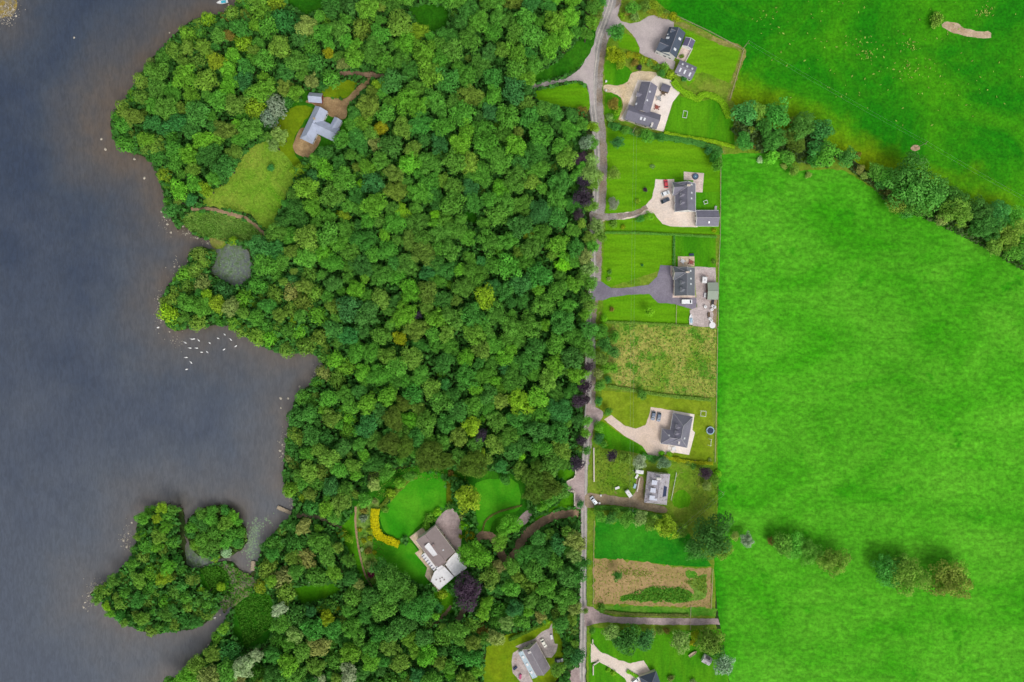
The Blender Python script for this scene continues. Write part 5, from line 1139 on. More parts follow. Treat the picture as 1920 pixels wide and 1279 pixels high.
# ---- trees one can pick out (photo px, py, radius px, colour, style, label)
T = lambda *a, **k: tree(*a, **k)
HAND = [
 # purple crowns
 (1088,297,14,'purple','round','dark purple tree at the lane edge, topmost of the purple row'), (1094,340,11,'purple','round','small dark purple tree between pale trees at the lane edge'), (1093,371,16,'purple','round','broad dark purple tree overhanging the lane beside pale trees'), (1084,402,11,'purple','round','dark purple tree lowest of the upper purple group by the lane'),
 (783,590,9,'purple','round','small purple tree alone in the middle of the green wood'), (901,816,14,'purple','round','round purple tree near the conifers at the wood edge'), (1081,868,15,'purple','round','purple tree just above the gate bay by the lane'), (1090,826,10,'purple','round','narrow purple tree above the gate bay group'), (1102,690,10,'purple','round','small purple tree at the lane beside the meadow'), (1096,724,14,'purple','round','purple tree between lane and wood below the meadow corner'), (1086,752,15,'purple','round','largest purple tree by the lane opposite the peach drive'), (1100,748,9,'purple','round','small purple tree leaning over the lane mouth'),
 (876,1108,33,'purple','oak','huge copper beech beside the white manor roof'), (1147,855,11,'purple','round','purple garden tree on the rough lawn near the lane'), (1322,886,13,'purple','round','purple tree by the field edge above the cottage pole'), (695,1076,9,'magenta','shrub','magenta shrub by the curved garden path'), (1199,127,6,'purple','shrub','small purple shrub beside the gold tree hedge'),
 # yellows, limes
 (714,241,14,'yellow','round','golden yellow tree in the wood right of the lakeside house'), (750,634,14,'yellow','round','yellow tree in the middle of the wood'), (711,159,12,'yg','round','yellow-green tree where the driveway enters the wood'), (617,101,11,'yellow','round','yellow tree in the wood above the lakeside lawn'), (430,66,11,'orange','round','orange-tinged tree near the moored boat'), (421,33,9,'orange','bushy','orange-brown bushy tree behind the landing stage'),
 (677,345,9,'lime','round','lime green round tree in the wood right of the hay clearing'), (816,402,10,'lime','round','lime green tree in the upper middle of the wood'), (993,441,10,'yg','round','small yellow-green tree in the right half of the wood'), (903,848,9,'yg','round','yellow-green tree below the round purple tree'), (978,856,8,'lime','round','small lime tree at the wood edge above the manor'), (1054,498,15,'lime','round','lime green tree at the right edge of the wood'), (647,405,11,'yg','round','yellow-green tree between hay clearing and wood'), (633,402,9,'yellow','bushy','yellow bushy tree just right of the hay clearing'),
 (877,935,27,'yg','feather','big yellow-green feathery tree at the top of the manor forecourt'), (891,1040,31,'bright','oak','big bright green tree touching the manor roof'), (956,984,22,'bright','oak','bright green tree inside the curve of the manor drive'), (938,1014,19,'bright','oak','bright green tree at the left bend of the manor drive'), (880,1003,11,'yellow','shrub','vivid yellow shrub beside the manor forecourt'), (864,1006,5,'yellow','shrub','tiny yellow shrub left of the vivid yellow one'),
 (872,985,11,'lime','shrub','lime shrub above the vivid yellow shrub'), (735,1092,37,'mid','oak','very large mid green tree below the manor lawn'), (716,1065,20,'forest','round','deep green tree at the top of the large park tree'), (786,1138,32,'forest','oak','large deep green tree below the manor lawn, right of the biggest'), (701,908,14,'pale','feather','pale star-shaped tree above the golden hedge'), (733,925,11,'yg','shrub','yellow-green shrub at the manor lawn edge'), (613,1157,15,'yellow','feather','yellow tree in the lower wood right of the silver ones'), (633,1142,8,'yellow','bushy','small yellow bushy tree touching the lower yellow tree'), (600,1140,9,'yg','bushy','yellow-green bushy tree beside the lower yellow tree'),
 (695,995,8,'yg','shrub','yellow-green shrub in the flower border'), (682,957,9,'orange','shrub','orange shrub at the top of the flower border'), (682,972,9,'grey','shrub','grey-green shrub in the flower border'), (675,993,5,'yellow','shrub','small yellow shrub low in the flower border'), (694,1009,6,'yellow','shrub','bright yellow cushion shrub in the flower border'), (682,1014,6,'yellow','shrub','yellow shrub left of the yellow cushion'), (690,1033,8,'orange','shrub','rusty orange shrub in the flower border'), (702,1036,5,'yellow','shrub','small yellow shrub at the lawn side of the border'), (678,1030,4,'silver','shrub','tiny silvery shrub in the flower border'), (694,1060,10,'khaki','shrub','khaki shrub above the magenta shrub'), (702,940,6,'khaki','shrub','khaki shrub at the top of the golden hedge'), (845,887,7,'orange','shrub','rusty shrub at the top of the manor lawn'), (852,897,8,'yg','shrub','pale yellow-green shrub right of the manor lawn top'),
 (668,890,12,'bright','round','bright green tree left of the pale star-shaped tree'), (684,937,15,'mid','round','mid green tree above the orange border shrub'), (722,955,8,'olive','shrub','olive shrub above the golden hedge'),
 (655,1050,13,'mid','round','mid green tree left of the garden path'), (655,1010,9,'yg','bushy','yellow-green bushy tree left of the flower border'), (640,1000,11,'yg','shrub','yellow-green shrub by the dirt footpath'),
 # conifers near the manor
 (757,757,17,'pine','pine',None), (738,785,22,'pine','pine',None), (730,832,22,'pine','pine',None), (760,838,20,'pine','pine',None), (805,855,29,'pine','pine',None), (886,872,28,'pine','pine',None), (1004,896,28,'pine','pine',None), (1030,912,26,'pine','pine',None), (1000,925,20,'pine','pine',None), (840,862,18,'pine','pine',None),
 (940,875,14,'teal','feather',None), (947,898,12,'forest','bushy',None), (770,892,12,'mid','round',None), (725,885,16,'mid','round',None), (750,905,12,'bright','bushy',None), (843,948,9,'mid','shrub','mid green shrub between lawn and manor'), (806,972,12,'bright','shrub','bright shrub between the manor lawn and the forecourt'), (800,985,10,'bright','shrub','bright shrub beside the beige terrace corner'), (820,960,9,'lime','shrub','lime shrub at the forecourt top'), (868,968,8,'pale','shrub','pale shrub on the right of the forecourt'), (830,1115,10,'yg','shrub','yellow-green shrub below the white manor wing'), (822,1138,11,'teal','bushy','dark blue-green bush by the path below the manor'),
 # silver willows
 (425,1035,11,'silver','bushy','silvery willow-like tree on the round islet'), (523,1143,16,'silver','feather','silvery tree in the lower wood beside the marsh grass'), (458,1250,22,'silver','feather','broad silvery tree near the bottom shore'), (480,1228,14,'silver','feather','silvery tree just above the broad silvery one'), (655,1262,20,'silver','feather','pale silvery tree at the bottom edge of the wood'), (600,1275,12,'silver','feather','small silvery tree cut by the bottom edge'), (553,1190,17,'pale','feather','pale green feathery tree in the lower wood'), (405,1045,9,'yg','bushy','yellow-green bush on the lower rim of the round islet'), (415,1100,9,'yg','bushy','yellow-green bush on the islet marsh'), (490,1098,14,'yg','bushy','yellow-green tree at the landing stage'), (375,478,18,'olive','bushy','olive bushy tree on the little point by the weedy pond'), (385,492,13,'olive','bushy','olive bush beside the weedy pond mouth'), (400,475,8,'olive','bushy','small round olive bush in the pond mouth'), (438,452,11,'yg','bushy','yellow-green bush at the top of the weedy pond'), (476,568,9,'yg','bushy','bright yellow-green bush behind the pond peninsula'),
 (545,1138,0.1,'mid','shrub',None),
 (520,200,22,'grey','bushy',None), (505,222,20,'grey','bushy',None), (535,165,16,'olive','feather',None), (555,175,16,'bright','feather','tall bright green tree left of the zinc garage'), (585,152,15,'khaki','feather','khaki feathery tree above the zinc garage'), (604,160,9,'teal','bushy','dark blue-green bush right of the khaki tree'), (525,255,17,'pale','feather','pale feathery tree in the lakeside lawn'), (513,272,13,'pale','feather','pale feathery tree lower on the lakeside lawn'), (560,320,14,'yg','bushy','yellow-green bush below the lakeside house lawn'), (508,315,8,'teal','bushy','small dark bush alone in the hay clearing'),
 (642,264,17,'mid','round','green tree over the right wing of the zinc-roofed house'), (612,288,16,'forest','round',None), (592,303,14,'mid','round',None), (660,235,15,'mid','round',None), (575,312,9,'bright','bushy',None), (540,190,12,'forest','bushy',None),
 # along the lane, left and right
 (1112,238,12,'yg','feather','yellow-green palm-like tree leaning over the lane'), (1099,268,12,'grey','round',None), (1109,302,12,'pale','round',None), (1106,325,15,'pale','round',None), (1122,330,9,'pale','bushy',None), (1113,345,11,'olive','round',None), (1118,425,14,'pale','feather',None), (1125,442,11,'olive','feather',None), (1105,448,12,'olive','feather',None), (1098,482,14,'khaki','feather',None), (1104,505,13,'pale','feather',None), (1092,520,12,'mid','round',None), (1090,210,12,'orange','bushy','orange-brown bush at the tip of the lane lawn'), (1100,560,12,'mid','round',None), (1098,590,11,'bright','round',None), (1104,620,15,'forest','round',None), (1098,650,16,'mid','round',None), (1106,640,10,'grey','round',None),
 (1125,622,13,'mid','round','mid green tree at the meadow corner by the lane'), (1132,645,15,'forest','round','deep green tree at the left edge of the meadow'), (1152,632,12,'mid','bushy',None), (1150,660,13,'forest','bushy',None), (1126,672,14,'olive','round',None), (1135,690,13,'bright','bushy',None), (1120,700,11,'khaki','round',None), (1150,690,10,'bright','bushy',None), (1124,722,12,'mid','round',None), (1140,712,8,'teal','bushy',None), (1122,752,9,'teal','bushy',None), (1140,772,9,'mid','bushy',None), (1122,800,11,'bright','bushy',None), (1122,822,11,'teal','bushy',None), (1134,832,7,'yg','shrub',None), (1132,612,9,'lime','shrub',None), (1107,940,0.1,'mid','shrub',None), (1088,945,8,'teal','bushy',None), (1204,740,10,'mid','bushy','mid green bush on the hedge above the dry lawn'),
 (1111,268,11,'mid','feather',None), (1108,385,12,'olive','feather',None), (1110,462,12,'mid','feather',None), (1107,532,12,'mid','round',None), (1105,573,12,'olive','round',None), (1106,662,12,'mid','round',None), (1100,790,11,'mid','round',None), (1097,812,11,'bright','round',None), (1100,845,9,'forest','round',None),
 (1114,14,16,'mid','round',None), (1110,42,14,'bright','round',None), (1122,30,11,'olive','bushy',None), (1100,64,13,'mid','feather',None), (1128,4,10,'forest','round',None),
 # top right gardens
 (1156,60,17,'forest','round','deep green round tree where the grey yard meets the lane'), (1153,105,19,'yellow','feather','large gold-leaved tree beside the lane'), (1163,120,11,'yg','feather','yellow-green tree lower part of the gold-leaved group'), (1190,118,8,'orange','shrub','rust-red round shrub below the gold tree'), (1185,16,14,'mid','round',None), (1210,12,12,'olive','bushy',None), (1178,20,11,'orange','shrub','orange shrub in the bed by the yard entrance'), (1190,32,10,'pale','shrub','pale shrub on the yard entrance bed'), (1167,30,7,'yg','shrub','yellow-green shrub at the yard entrance corner'), (1224,10,11,'yg','bushy',None), (1237,24,8,'yg','shrub',None), (1262,30,8,'yellow','shrub','yellow shrub at the top of the grey yard'), (1248,24,7,'olive','shrub',None), (1270,36,6,'yellow','shrub','small yellow shrub right of the yard top'),
 (1205,112,9,'yg','shrub',None), (1218,118,8,'olive','shrub',None), (1230,126,8,'mid','shrub',None), (1246,128,10,'bright','shrub',None), (1240,138,9,'forest','bushy',None), (1258,140,10,'yg','shrub','bright yellow-green shrub at the outbuilding corner'), (1195,106,7,'yellow','shrub',None), (1182,102,6,'yg','shrub',None), (1283,147,7,'teal','shrub','dark shrub at the lower wall of the outbuilding'), (1278,106,5,'olive','shrub','shrub on the pinkish terrace of the dark slate house'),
 (1150,195,12,'orange','feather','russet tree left of the long bungalow'), (1158,208,9,'yg','bushy','yellow-green bush left of the long bungalow'), (1143,222,9,'pale','shrub',None), (1155,238,9,'forest','bushy',None), (1172,245,9,'mid','bushy',None), (1213,255,14,'mid','round','mid green round tree on the hedge below the long bungalow'), (1196,248,8,'olive','bushy',None), (1238,258,9,'forest','bushy',None), (1158,268,12,'teal','round','dark round tree alone on the upper lawn near the lane'), (1150,326,13,'olive','round','olive round tree at the lane side of the upper lawn'), (1150,382,12,'grey','feather','grey-green tree at the lower lane side of the lawn'), (1223,312,5,'pale','shrub','tiny pale shrub in the middle of the upper lawn'), (1210,356,5,'purple','shrub','small blackish purple shrub on the upper lawn'), (1195,378,6,'yg','shrub','small yellowish shrub near the curved drive'), (1217,406,10,'lime','shrub','lime shrub in the crook of the cream drive'), (1168,426,5,'yellow','shrub','small yellow shrub below the cream drive'), (1150,420,9,'olive','shrub',None), (1200,410,9,'forest','shrub',None),
 (1340,295,12,'forest','bushy',None), (1345,310,12,'mid','round',None), (1328,283,8,'teal','bushy',None), (1339,432,5,'yellow','shrub',None),
 (1141,523,5,'pale','shrub',None), (1217,585,10,'lime','feather','lime feathery tree on the lower lawn of the tarmac house'), (1204,497,3,'teal','shrub','tiny dark shrub in the middle of the tarmac house lawn'), (1143,510,5,'mid','shrub',None), (1147,580,5,'orange','shrub',None), (1132,597,8,'lime','shrub',None), (1338,490,5,'olive','shrub',None),
 # cottage garden
 (1172,858,14,'olive','feather','olive feathery tree between the purple and the pale garden trees'), (1199,866,15,'silver','feather','pale silvery garden tree above the old cottage drive'), (1244,868,13,'grey','feather','grey-green tree just above the old cottage'), (1131,832,8,'mid','bushy',None), (1340,900,11,'olive','bushy',None), (1325,910,10,'khaki','bushy',None), (1346,888,8,'lime','shrub',None), (1270,862,6,'yellow','shrub',None), (1255,852,6,'lime','shrub',None), (1240,850,6,'lime','shrub',None), (1225,862,8,'forest','shrub',None), (1300,874,7,'mid','shrub',None), (1290,868,6,'olive','shrub',None), (1331,862,4,'pale','shrub',None),
 (1126,968,10,'mid','round',None), (1147,970,11,'forest','round',None), (1155,962,10,'mid','round',None), (1175,972,13,'mid','round',None), (1200,972,13,'pale','round',None), (1190,963,10,'forest','bushy',None), (1222,980,13,'olive','round',None), (1249,988,19,'yg','round','pale yellow-green round tree left of the big oak'), (1276,995,12,'olive','round',None), (1330,1006,43,'dark','oak','big dark oak at the corner of the main field'), (1352,1028,22,'olive','round','olive tree on the lower right of the big dark oak'), (1300,1030,20,'forest','round',None), (1400,1012,13,'grey','feather','thin grey-green bush right of the big dark oak'), (1378,1005,9,'khaki','bushy',None),
 (1150,975,5,'lime','shrub',None), (1158,1079,10,'forest','round','deep green tree standing alone on the bare plot'), (1148,973,8,'yg','bushy',None),
 # field trees and hedges on the right
 (1466,1020,20,'mid','round',None), (1488,1022,22,'mid','oak',None), (1515,1032,24,'mid','oak',None), (1446,1014,9,'orange','bushy','small orange-brown bush at the left end of the lower field trees'), (1560,1050,28,'olive','oak','olive-brown tree at the right end of the lower field group'), (1662,1068,28,'forest','oak','deep green ragged tree, left of the lower field pair'), (1700,1078,34,'olive','oak','wide olive-green tree in the middle of the lower field trees'), (1690,1056,18,'olive','round',None), (1778,1085,37,'brown','oak','brownish olive tree at the right of the lower field'), (1790,1072,22,'olive','round',None),
 (1395,212,22,'teal','round','dark blue-green tree at the left end of the upper field hedge'), (1420,208,16,'olive','round',None), (1455,217,25,'forest','round','large deep green tree at the upper left of the field hedge'), (1432,236,15,'dark','round',None), (1500,240,26,'dark','oak','dark spreading tree in the middle of the upper hedge clump'), (1487,262,22,'pine','oak',None), (1450,264,22,'dark','oak',None), (1540,245,21,'teal','round','dark blue-green round tree on the right of the hedge clump'), (1530,280,16,'teal','round',None), (1546,290,24,'mid','round','mid green tree at the lower right of the hedge clump'), (1588,296,18,'forest','round',None), (1525,302,14,'forest','bushy',None), (1395,266,16,'forest','feather',None), (1447,295,14,'bright','bushy',None), (1475,296,15,'mid','bushy',None), (1488,320,12,'olive','bushy','round olive bush at the foot of the hedge clump'), (1425,300,7,'silver','shrub',None), (1485,227,8,'orange','bushy','orange-brown bush beside the large deep green hedge tree'), (1410,243,8,'olive','shrub',None), (1412,276,5,'orange','shrub',None), (1610,290,6,'orange','shrub',None), (1470,312,7,'khaki','shrub',None), (1515,328,7,'khaki','shrub',None), (1612,318,9,'khaki','bushy',None),
 (1640,322,15,'mid','round',None), (1660,330,17,'mid','round',None), (1650,345,12,'forest','bushy',None), (1712,350,50,'dark','oak','largest dark oak on the hedge between the two fields'), (1690,342,24,'mid','oak',None), (1720,378,30,'mid','oak',None), (1680,385,18,'olive','round',None), (1745,365,22,'forest','round',None), (1782,370,24,'dark','oak',None), (1790,395,28,'olive','oak','olive tree right of the largest dark oak'), (1765,410,14,'khaki','bushy',None), (1835,395,24,'dark','oak',None), (1868,402,24,'teal','oak',None), (1855,425,26,'forest','oak',None), (1900,410,24,'mid','oak',None), (1890,440,28,'olive','oak',None), (1835,430,18,'dark','round',None), (1920,440,20,'mid','round',None), (1862,462,16,'olive','round',None), (1900,470,20,'mid','round',None), (1930,480,20,'forest','round',None), (1797,420,7,'yg','shrub',None), (1620,330,8,'khaki','bushy',None), (1665,360,9,'khaki','shrub',None), (1700,398,14,'forest','bushy',None),
 (1755,38,15,'olive','shrub','lone olive thorn bush beside the bare patch in the upper field'),
 # bottom right
 (1110,1182,8,'mid','bushy',None), (1145,1184,17,'pale','round','pale tree at the left end of the row below the farm track'), (1175,1198,27,'dark','round','dark tree in the middle of the row below the farm track'), (1208,1200,21,'teal','round','dark blue-green tree at the right of the dark row'), (1160,1200,15,'forest','bushy',None), (1222,1190,8,'khaki','bushy',None), (1190,1182,13,'mid','round',None), (1275,1200,21,'pale','round','pale green tree in the right group below the farm track'), (1303,1190,10,'yellow','bushy','yellow bush between the two pale trees'), (1298,1205,7,'yellow','shrub',None), (1330,1200,27,'olive','round','pale olive tree at the right end of the farm track row'), (1357,1246,21,'grey','round','grey-green round tree by the little shed'), (1345,1222,12,'dark','round',None), (1330,1215,12,'mid','round',None), (1237,1183,8,'olive','shrub',None), (1250,1182,7,'orange','shrub',None), (1258,1272,7,'khaki','shrub',None), (1150,1262,6,'lime','shrub',None), (1140,1256,5,'lime','shrub',None), (1128,1140,9,'mid','shrub',None),(1300,1280,8,'pale','shrub',None),
 # hedge trees left of bottom lane
 (1075,1012,20,'khaki','feather',None), (1088,1020,14,'khaki','feather',None), (1065,998,14,'olive','feather',None), (1078,1040,16,'pale','feather',None), (1092,1055,14,'forest','round',None), (1085,1080,15,'forest','round',None), (1010,1010,16,'forest','round',None), (1018,1040,24,'forest','oak','broad deep green tree right of the manor drive'), (985,1042,22,'forest','oak',None), (1045,1020,18,'teal','round',None), (1040,1055,18,'mid','round',None), (1000,1070,22,'mid','round',None), (960,1060,17,'mid','round',None), (935,1062,14,'khaki','feather',None), (1078,1140,15,'khaki','feather',None), (1072,1160,12,'olive','feather',None), (1052,1170,17,'forest','round',None), (1083,1230,16,'teal','round',None), (1068,1222,12,'dark','round',None), (1045,1255,15,'olive','round',None), (1065,1195,10,'bright','bushy',None), (1020,1135,16,'mid','round',None), (990,1145,11,'bright','round',None), (950,1168,15,'pale','feather',None), (930,1195,17,'pale','feather',None), (965,1140,17,'teal','feather',None), (1022,1165,9,'yg','shrub',None), (1098,1145,6,'olive','bushy',None), (905,1150,14,'bright','round',None), (905,1180,12,'orange','bushy',None),
]
HAND = [t for t in HAND if t[2] > 1]
for t in HAND: tree(t[0], t[1], t[2] * (1.22 if (1112 < t[0] < 1290 and 955 < t[1] < 1000) or (1090 < t[0] < 1128 and 255 < t[1] < 640) else 1.0), *t[3:5], label=t[5])

# ---- the wood: fill the land left of the lane with trees, away from lawns, drives and roofs
def inany(x, y, polys): 
    for p in polys:
        xs_ = [q[0] for q in p]; ys_ = [q[1] for q in p]
        if min(xs_) - 1 <= x <= max(xs_) + 1 and min(ys_) - 1 <= y <= max(ys_) + 1 and bool(inpoly(np.array([x]), np.array([y]), p)[0]): return True
    return False
BLOCKED = [p for p in CLEAR if min(q[0] for q in p) < 1100 and p[0][0] != 1106 and p[0][1] > -200 and p[0] != (1106, -20)] + [
    [(540,190),(655,190),(655,262),(640,262),(560,300),(545,275)], [(566,172),(612,172),(612,200),(566,200)], [(760,990),(820,955),(866,960),(880,1068),(824,1112),(770,1050)], [(430,455),(470,470),(470,520),(430,530),(392,508)],
    [(955,1190),(1050,1190),(1050,1279),(955,1279)], [(1098,-30),(1140,-30),(1128,236),(1102,236)], [(1107,236),(1130,236),(1120,840),(1103,840)], [(1090,840),(1130,840),(1128,1300),(1084,1300)], [(660,940),(712,930),(756,1020),(700,1100),(676,1060)], [(440,1060),(478,1070),(474,1110),(440,1140),(410,1150)], [(690,885),(760,872),(850,880),(905,880),(985,895),(992,985),(930,1012),(905,1004),(880,905),(840,892),(800,882),(742,930),(716,952),(690,942)], [(334,955),(353,955),(353,1062),(345,1062),(337,1010)], [(345,980),(352,1010),(378,1040),(396,1058),(372,1066),(348,1062)]]
SOFT = [[(334,414),(400,398),(470,420),(494,438),(470,450),(430,455),(362,438)], [(900,885),(980,895),(978,970),(900,1000)]]
GRIDC = {}
def near(x, y, r, k):
    cx, cy = int(x // 60), int(y // 60)
    for i in range(cx - 1, cx + 2):
        for j in range(cy - 1, cy + 2):
            for (a, b, q) in GRIDC.get((i, j), ()):
                if (a - x) ** 2 + (b - y) ** 2 < (k * (q + r)) ** 2: return True
    return False
def put_grid(x, y, r): GRIDC.setdefault((int(x // 60), int(y // 60)), []).append((x, y, r))
for t in TREES: put_grid(t[1], t[2], t[3] * (.9 if t[5] != 'shrub' else .8))
def zone(x, y):
    if x < 478 and 925 < y < 1200 and (x - 480) < (1150 - y) * 1.2 and not (x > 432 and y > 1060): return 'isle'
    if x < 620 and y > 1110 or (x < 480 and y > 930): return 'south'
    if 520 < x < 720 and y > 930 and x + y > 1500: return 'south'
    if 640 < x < 1100 and y > 1090: return 'south'
    if (x < 300 + (y - 200) * .55 and y < 460) or (y < 130 and x < 470): return 'west'
    if 290 < x < 640 and 500 < y < 700: return 'west'
    if x < 690 and y > 660: return 'east_shore'
    if y < 260 and x > 420 and x < 700: return 'north'
    return 'main'
for rr_, n_, q_ in ((0, 1, 17), (27, 7, 15), (44, 15, 11)):
    for i in range(n_):
        a_ = i * 2 * math.pi / n_ + rnd.uniform(-.12, .12); x_, y_ = 405 + rr_ * 1.06 * math.cos(a_), 998 + rr_ * .96 * math.sin(a_)
        if math.hypot(x_ - 425, y_ - 1035) < 12: continue
        tree(x_, y_, q_ * rnd.uniform(.85, 1.15), rnd.choice(['olive', 'mid', 'olive', 'forest', 'mid', 'bright']), 'bushy'); put_grid(x_, y_, q_)
W = {'west': (('olive', .34), ('mid', .28), ('khaki', .07), ('bright', .12), ('teal', .05), ('yg', .05), ('forest', .09)),
     'north': (('mid', .30), ('olive', .16), ('bright', .16), ('teal', .08), ('khaki', .05), ('forest', .12), ('yg', .02)),
     'east_shore': (('mid', .32), ('olive', .24), ('bright', .14), ('khaki', .05), ('teal', .07), ('forest', .16), ('yg', .02)),
     'south': (('mid', .30), ('forest', .22), ('olive', .18), ('bright', .14), ('teal', .05), ('khaki', .04)),
     'isle': (('olive', .40), ('mid', .34), ('forest', .16), ('bright', .06), ('yg', .04)),
     'main': (('mid', .50), ('forest', .21), ('bright', .13), ('olive', .11), ('teal', .03), ('yg', .015), ('khaki', .005))}
STY = {'isle': (('bushy', .6), ('dome', .4)), 'west': (('bushy', .5), ('round', .3), ('feather', .2)), 'north': (('round', .25), ('dome', .2), ('feather', .35), ('bushy', .2)), 'east_shore': (('bushy', .4), ('round', .4), ('feather', .2)), 'south': (('round', .25), ('dome', .25), ('feather', .25), ('bushy', .25)), 'main': (('round', .27), ('oak', .30), ('feather', .20), ('dome', .27))}
def pick(ws):
    q = rnd.random() * sum(w for _, w in ws)
    for k, w in ws:
        q -= w
        if q <= 0: return k
    return ws[0][0]
LANDp = smooth_closed(LAND, 3)
def shore_d(x, y): return float(dist_to(LAND[:90], np.array([float(x)]), np.array([float(y)]))[0])
nfill = 0
for rmin, rmax, tries, kk in ((19, 26, 5000, .67), (15, 19, 4500, .66), (11, 15, 5000, .67), (8, 11, 3000, .74)):
    for _ in range(tries):
        x = rnd.uniform(160, 1112); y = rnd.uniform(-14, 1290); r = rnd.uniform(rmin, rmax); zn = zone(x, y)
        if zn in ('west', 'east_shore') : r *= .78
        if zn == 'south': r *= .92
        if zn == 'isle': r *= .62
        if near(x, y, r, kk): continue
        i1 = bool(inpoly(np.array([x]), np.array([y]), LANDp)[0]) or bool(inpoly(np.array([x]), np.array([y]), ROUND)[0])
        if not i1: continue
        dsh = min(shore_d(x, y), float(dist_to(ROUND, np.array([x]), np.array([y]))[0]))
        if dsh < r * (.3 if zn != 'isle' else .12): continue
        if any(inany(x + r * .62 * math.cos(a), y + r * .62 * math.sin(a), BLOCKED) for a in np.linspace(0, 5.5, 8)) or inany(x, y, BLOCKED + SOFT): continue
        st = pick(STY[zn])
        if dsh < 22 and st in ('round', 'oak', 'feather', 'dome'): st = 'bushy'
        if st == 'oak' and r < 14: st = 'round'
        if r < 9.5 and zn == 'main': st = 'bushy'
        tree(x, y, r, pick(W[zn]), st); put_grid(x, y, r); nfill += 1
print('filled trees', nfill, 'all', len(TREES))

# ---- labels for every tree that has none: look first, then what it stands next to
MARKS = [("the zinc-roofed lakeside house", 592, 235), ("the hay clearing", 478, 340), ("the weedy pond", 432, 495), ("the golden wood tree", 714, 241), ("the lone purple tree", 783, 590), ("the conifers' purple tree", 901, 816), ("the mid-wood yellow tree", 750, 634), ("the manor lawn", 775, 945), ("the manor", 825, 1050), ("the copper beech", 876, 1108), ("the round islet", 405, 1000), ("the island's stony tip", 185, 1108), ("the marsh channel", 455, 1100), ("the long jetty", 533, 957), ("the moored motorboat", 418, 8), ("the lane fork", 1100, 130), ("the lane-side lawn", 1055, 180), ("the tarmac entrance", 1110, 545), ("the peach drive entrance", 1112, 775), ("the gate bay", 1075, 912), ("the mauve slate house", 1000, 1240), ("the swans", 390, 645), ("the left headland", 205, 240), ("the top clearing", 805, 32), ("the white dinghy", 585, 1092), ("the footpath bend", 490, 432), ("the stony cove", 600, 690), ("the clearing's lime tree", 677, 345), ("the upper wood's lime tree", 816, 402), ("the small yellow-green tree", 993, 441), ("the big yellow-green tree", 877, 935), ("the broad silvery tree", 458, 1250), ("the silvery bottom-edge tree", 655, 1262), ("the lower yellow tree", 613, 1157), ("the lakeside lawn's yellow tree", 617, 101), ("the drive through the wood", 690, 142), ("the purple trees by the lane", 1090, 360), ("the largest park tree", 735, 1092), ("the meadow", 1240, 670), ("the bare plot", 1225, 1095), ("the big dark oak", 1330, 1006), ("the largest hedge oak", 1712, 350), ("the hedge clump's dark tree", 1500, 240), ("the lower field pair", 1690, 1070), ("the farm track", 1230, 1166), ("the dark slate house", 1262, 80), ("the long bungalow", 1208, 195), ("the round hot tub", 1303, 331), ("the white van", 1287, 566), ("the hipped house", 1268, 805), ("the old cottage", 1230, 915), ("the bottom shore", 400, 1205), ("the marsh grass", 480, 1165), ("the garden path", 684, 1075), ("the grey yard", 1215, 60), ("the cream drive", 1185, 1255), ("the pond peninsula", 340, 560), ("the lane-side lime tree", 1054, 498)]
ORD = ['nearest', 'second nearest', 'third nearest', 'fourth nearest', 'fifth nearest', 'sixth nearest', 'seventh nearest', 'eighth nearest']
groups = {}
for t in TREES:
    root, px, py, r, col, st, label, grp = t
    z_ = 'wood' if px < 1112 else ('hedges' if px > 1375 else 'gardens')
    g_ = {'wood': 'trees of the lakeside wood', 'hedges': 'trees along the field hedges', 'gardens': 'trees of the roadside gardens'}[z_]
    if st == 'shrub': g_ = 'shrubs in the gardens'
    if label: tag(root, label, NAME[st][2], g_); continue
    m_ = min(MARKS, key=lambda m: (m[1] - px) ** 2 + (m[2] - py) ** 2 + (0 if (m[1] - px) ** 2 + (m[2] - py) ** 2 > 90 else 1e6)); dx, dy = px - m_[1], py - m_[2]
    if abs(dx) > 2.2 * abs(dy): d_ = 'right of' if dx > 0 else 'left of'
    elif abs(dy) > 2.2 * abs(dx): d_ = 'below' if dy > 0 else 'above'
    else: d_ = ('lower ' if dy > 0 else 'upper ') + ('right of' if dx > 0 else 'left of')
    sz = 'small ' if r < 11 else ('large ' if r > 19 else '')
    groups.setdefault((sz + LEAFC[col][1] + ' ' + NAME[st][1], d_ + ' ' + m_[0]), []).append((dx * dx + dy * dy, t, g_))
for (look, where), lst in groups.items():
    lst.sort(key=lambda q: q[0])
    for i, (d2, t, g_) in enumerate(lst):
        lab = f'{look} {where}' if len(lst) == 1 else f'{ORD[min(i, 7)]} {look} {where}'
        tag(t[0], lab, NAME[t[5]][2], g_)

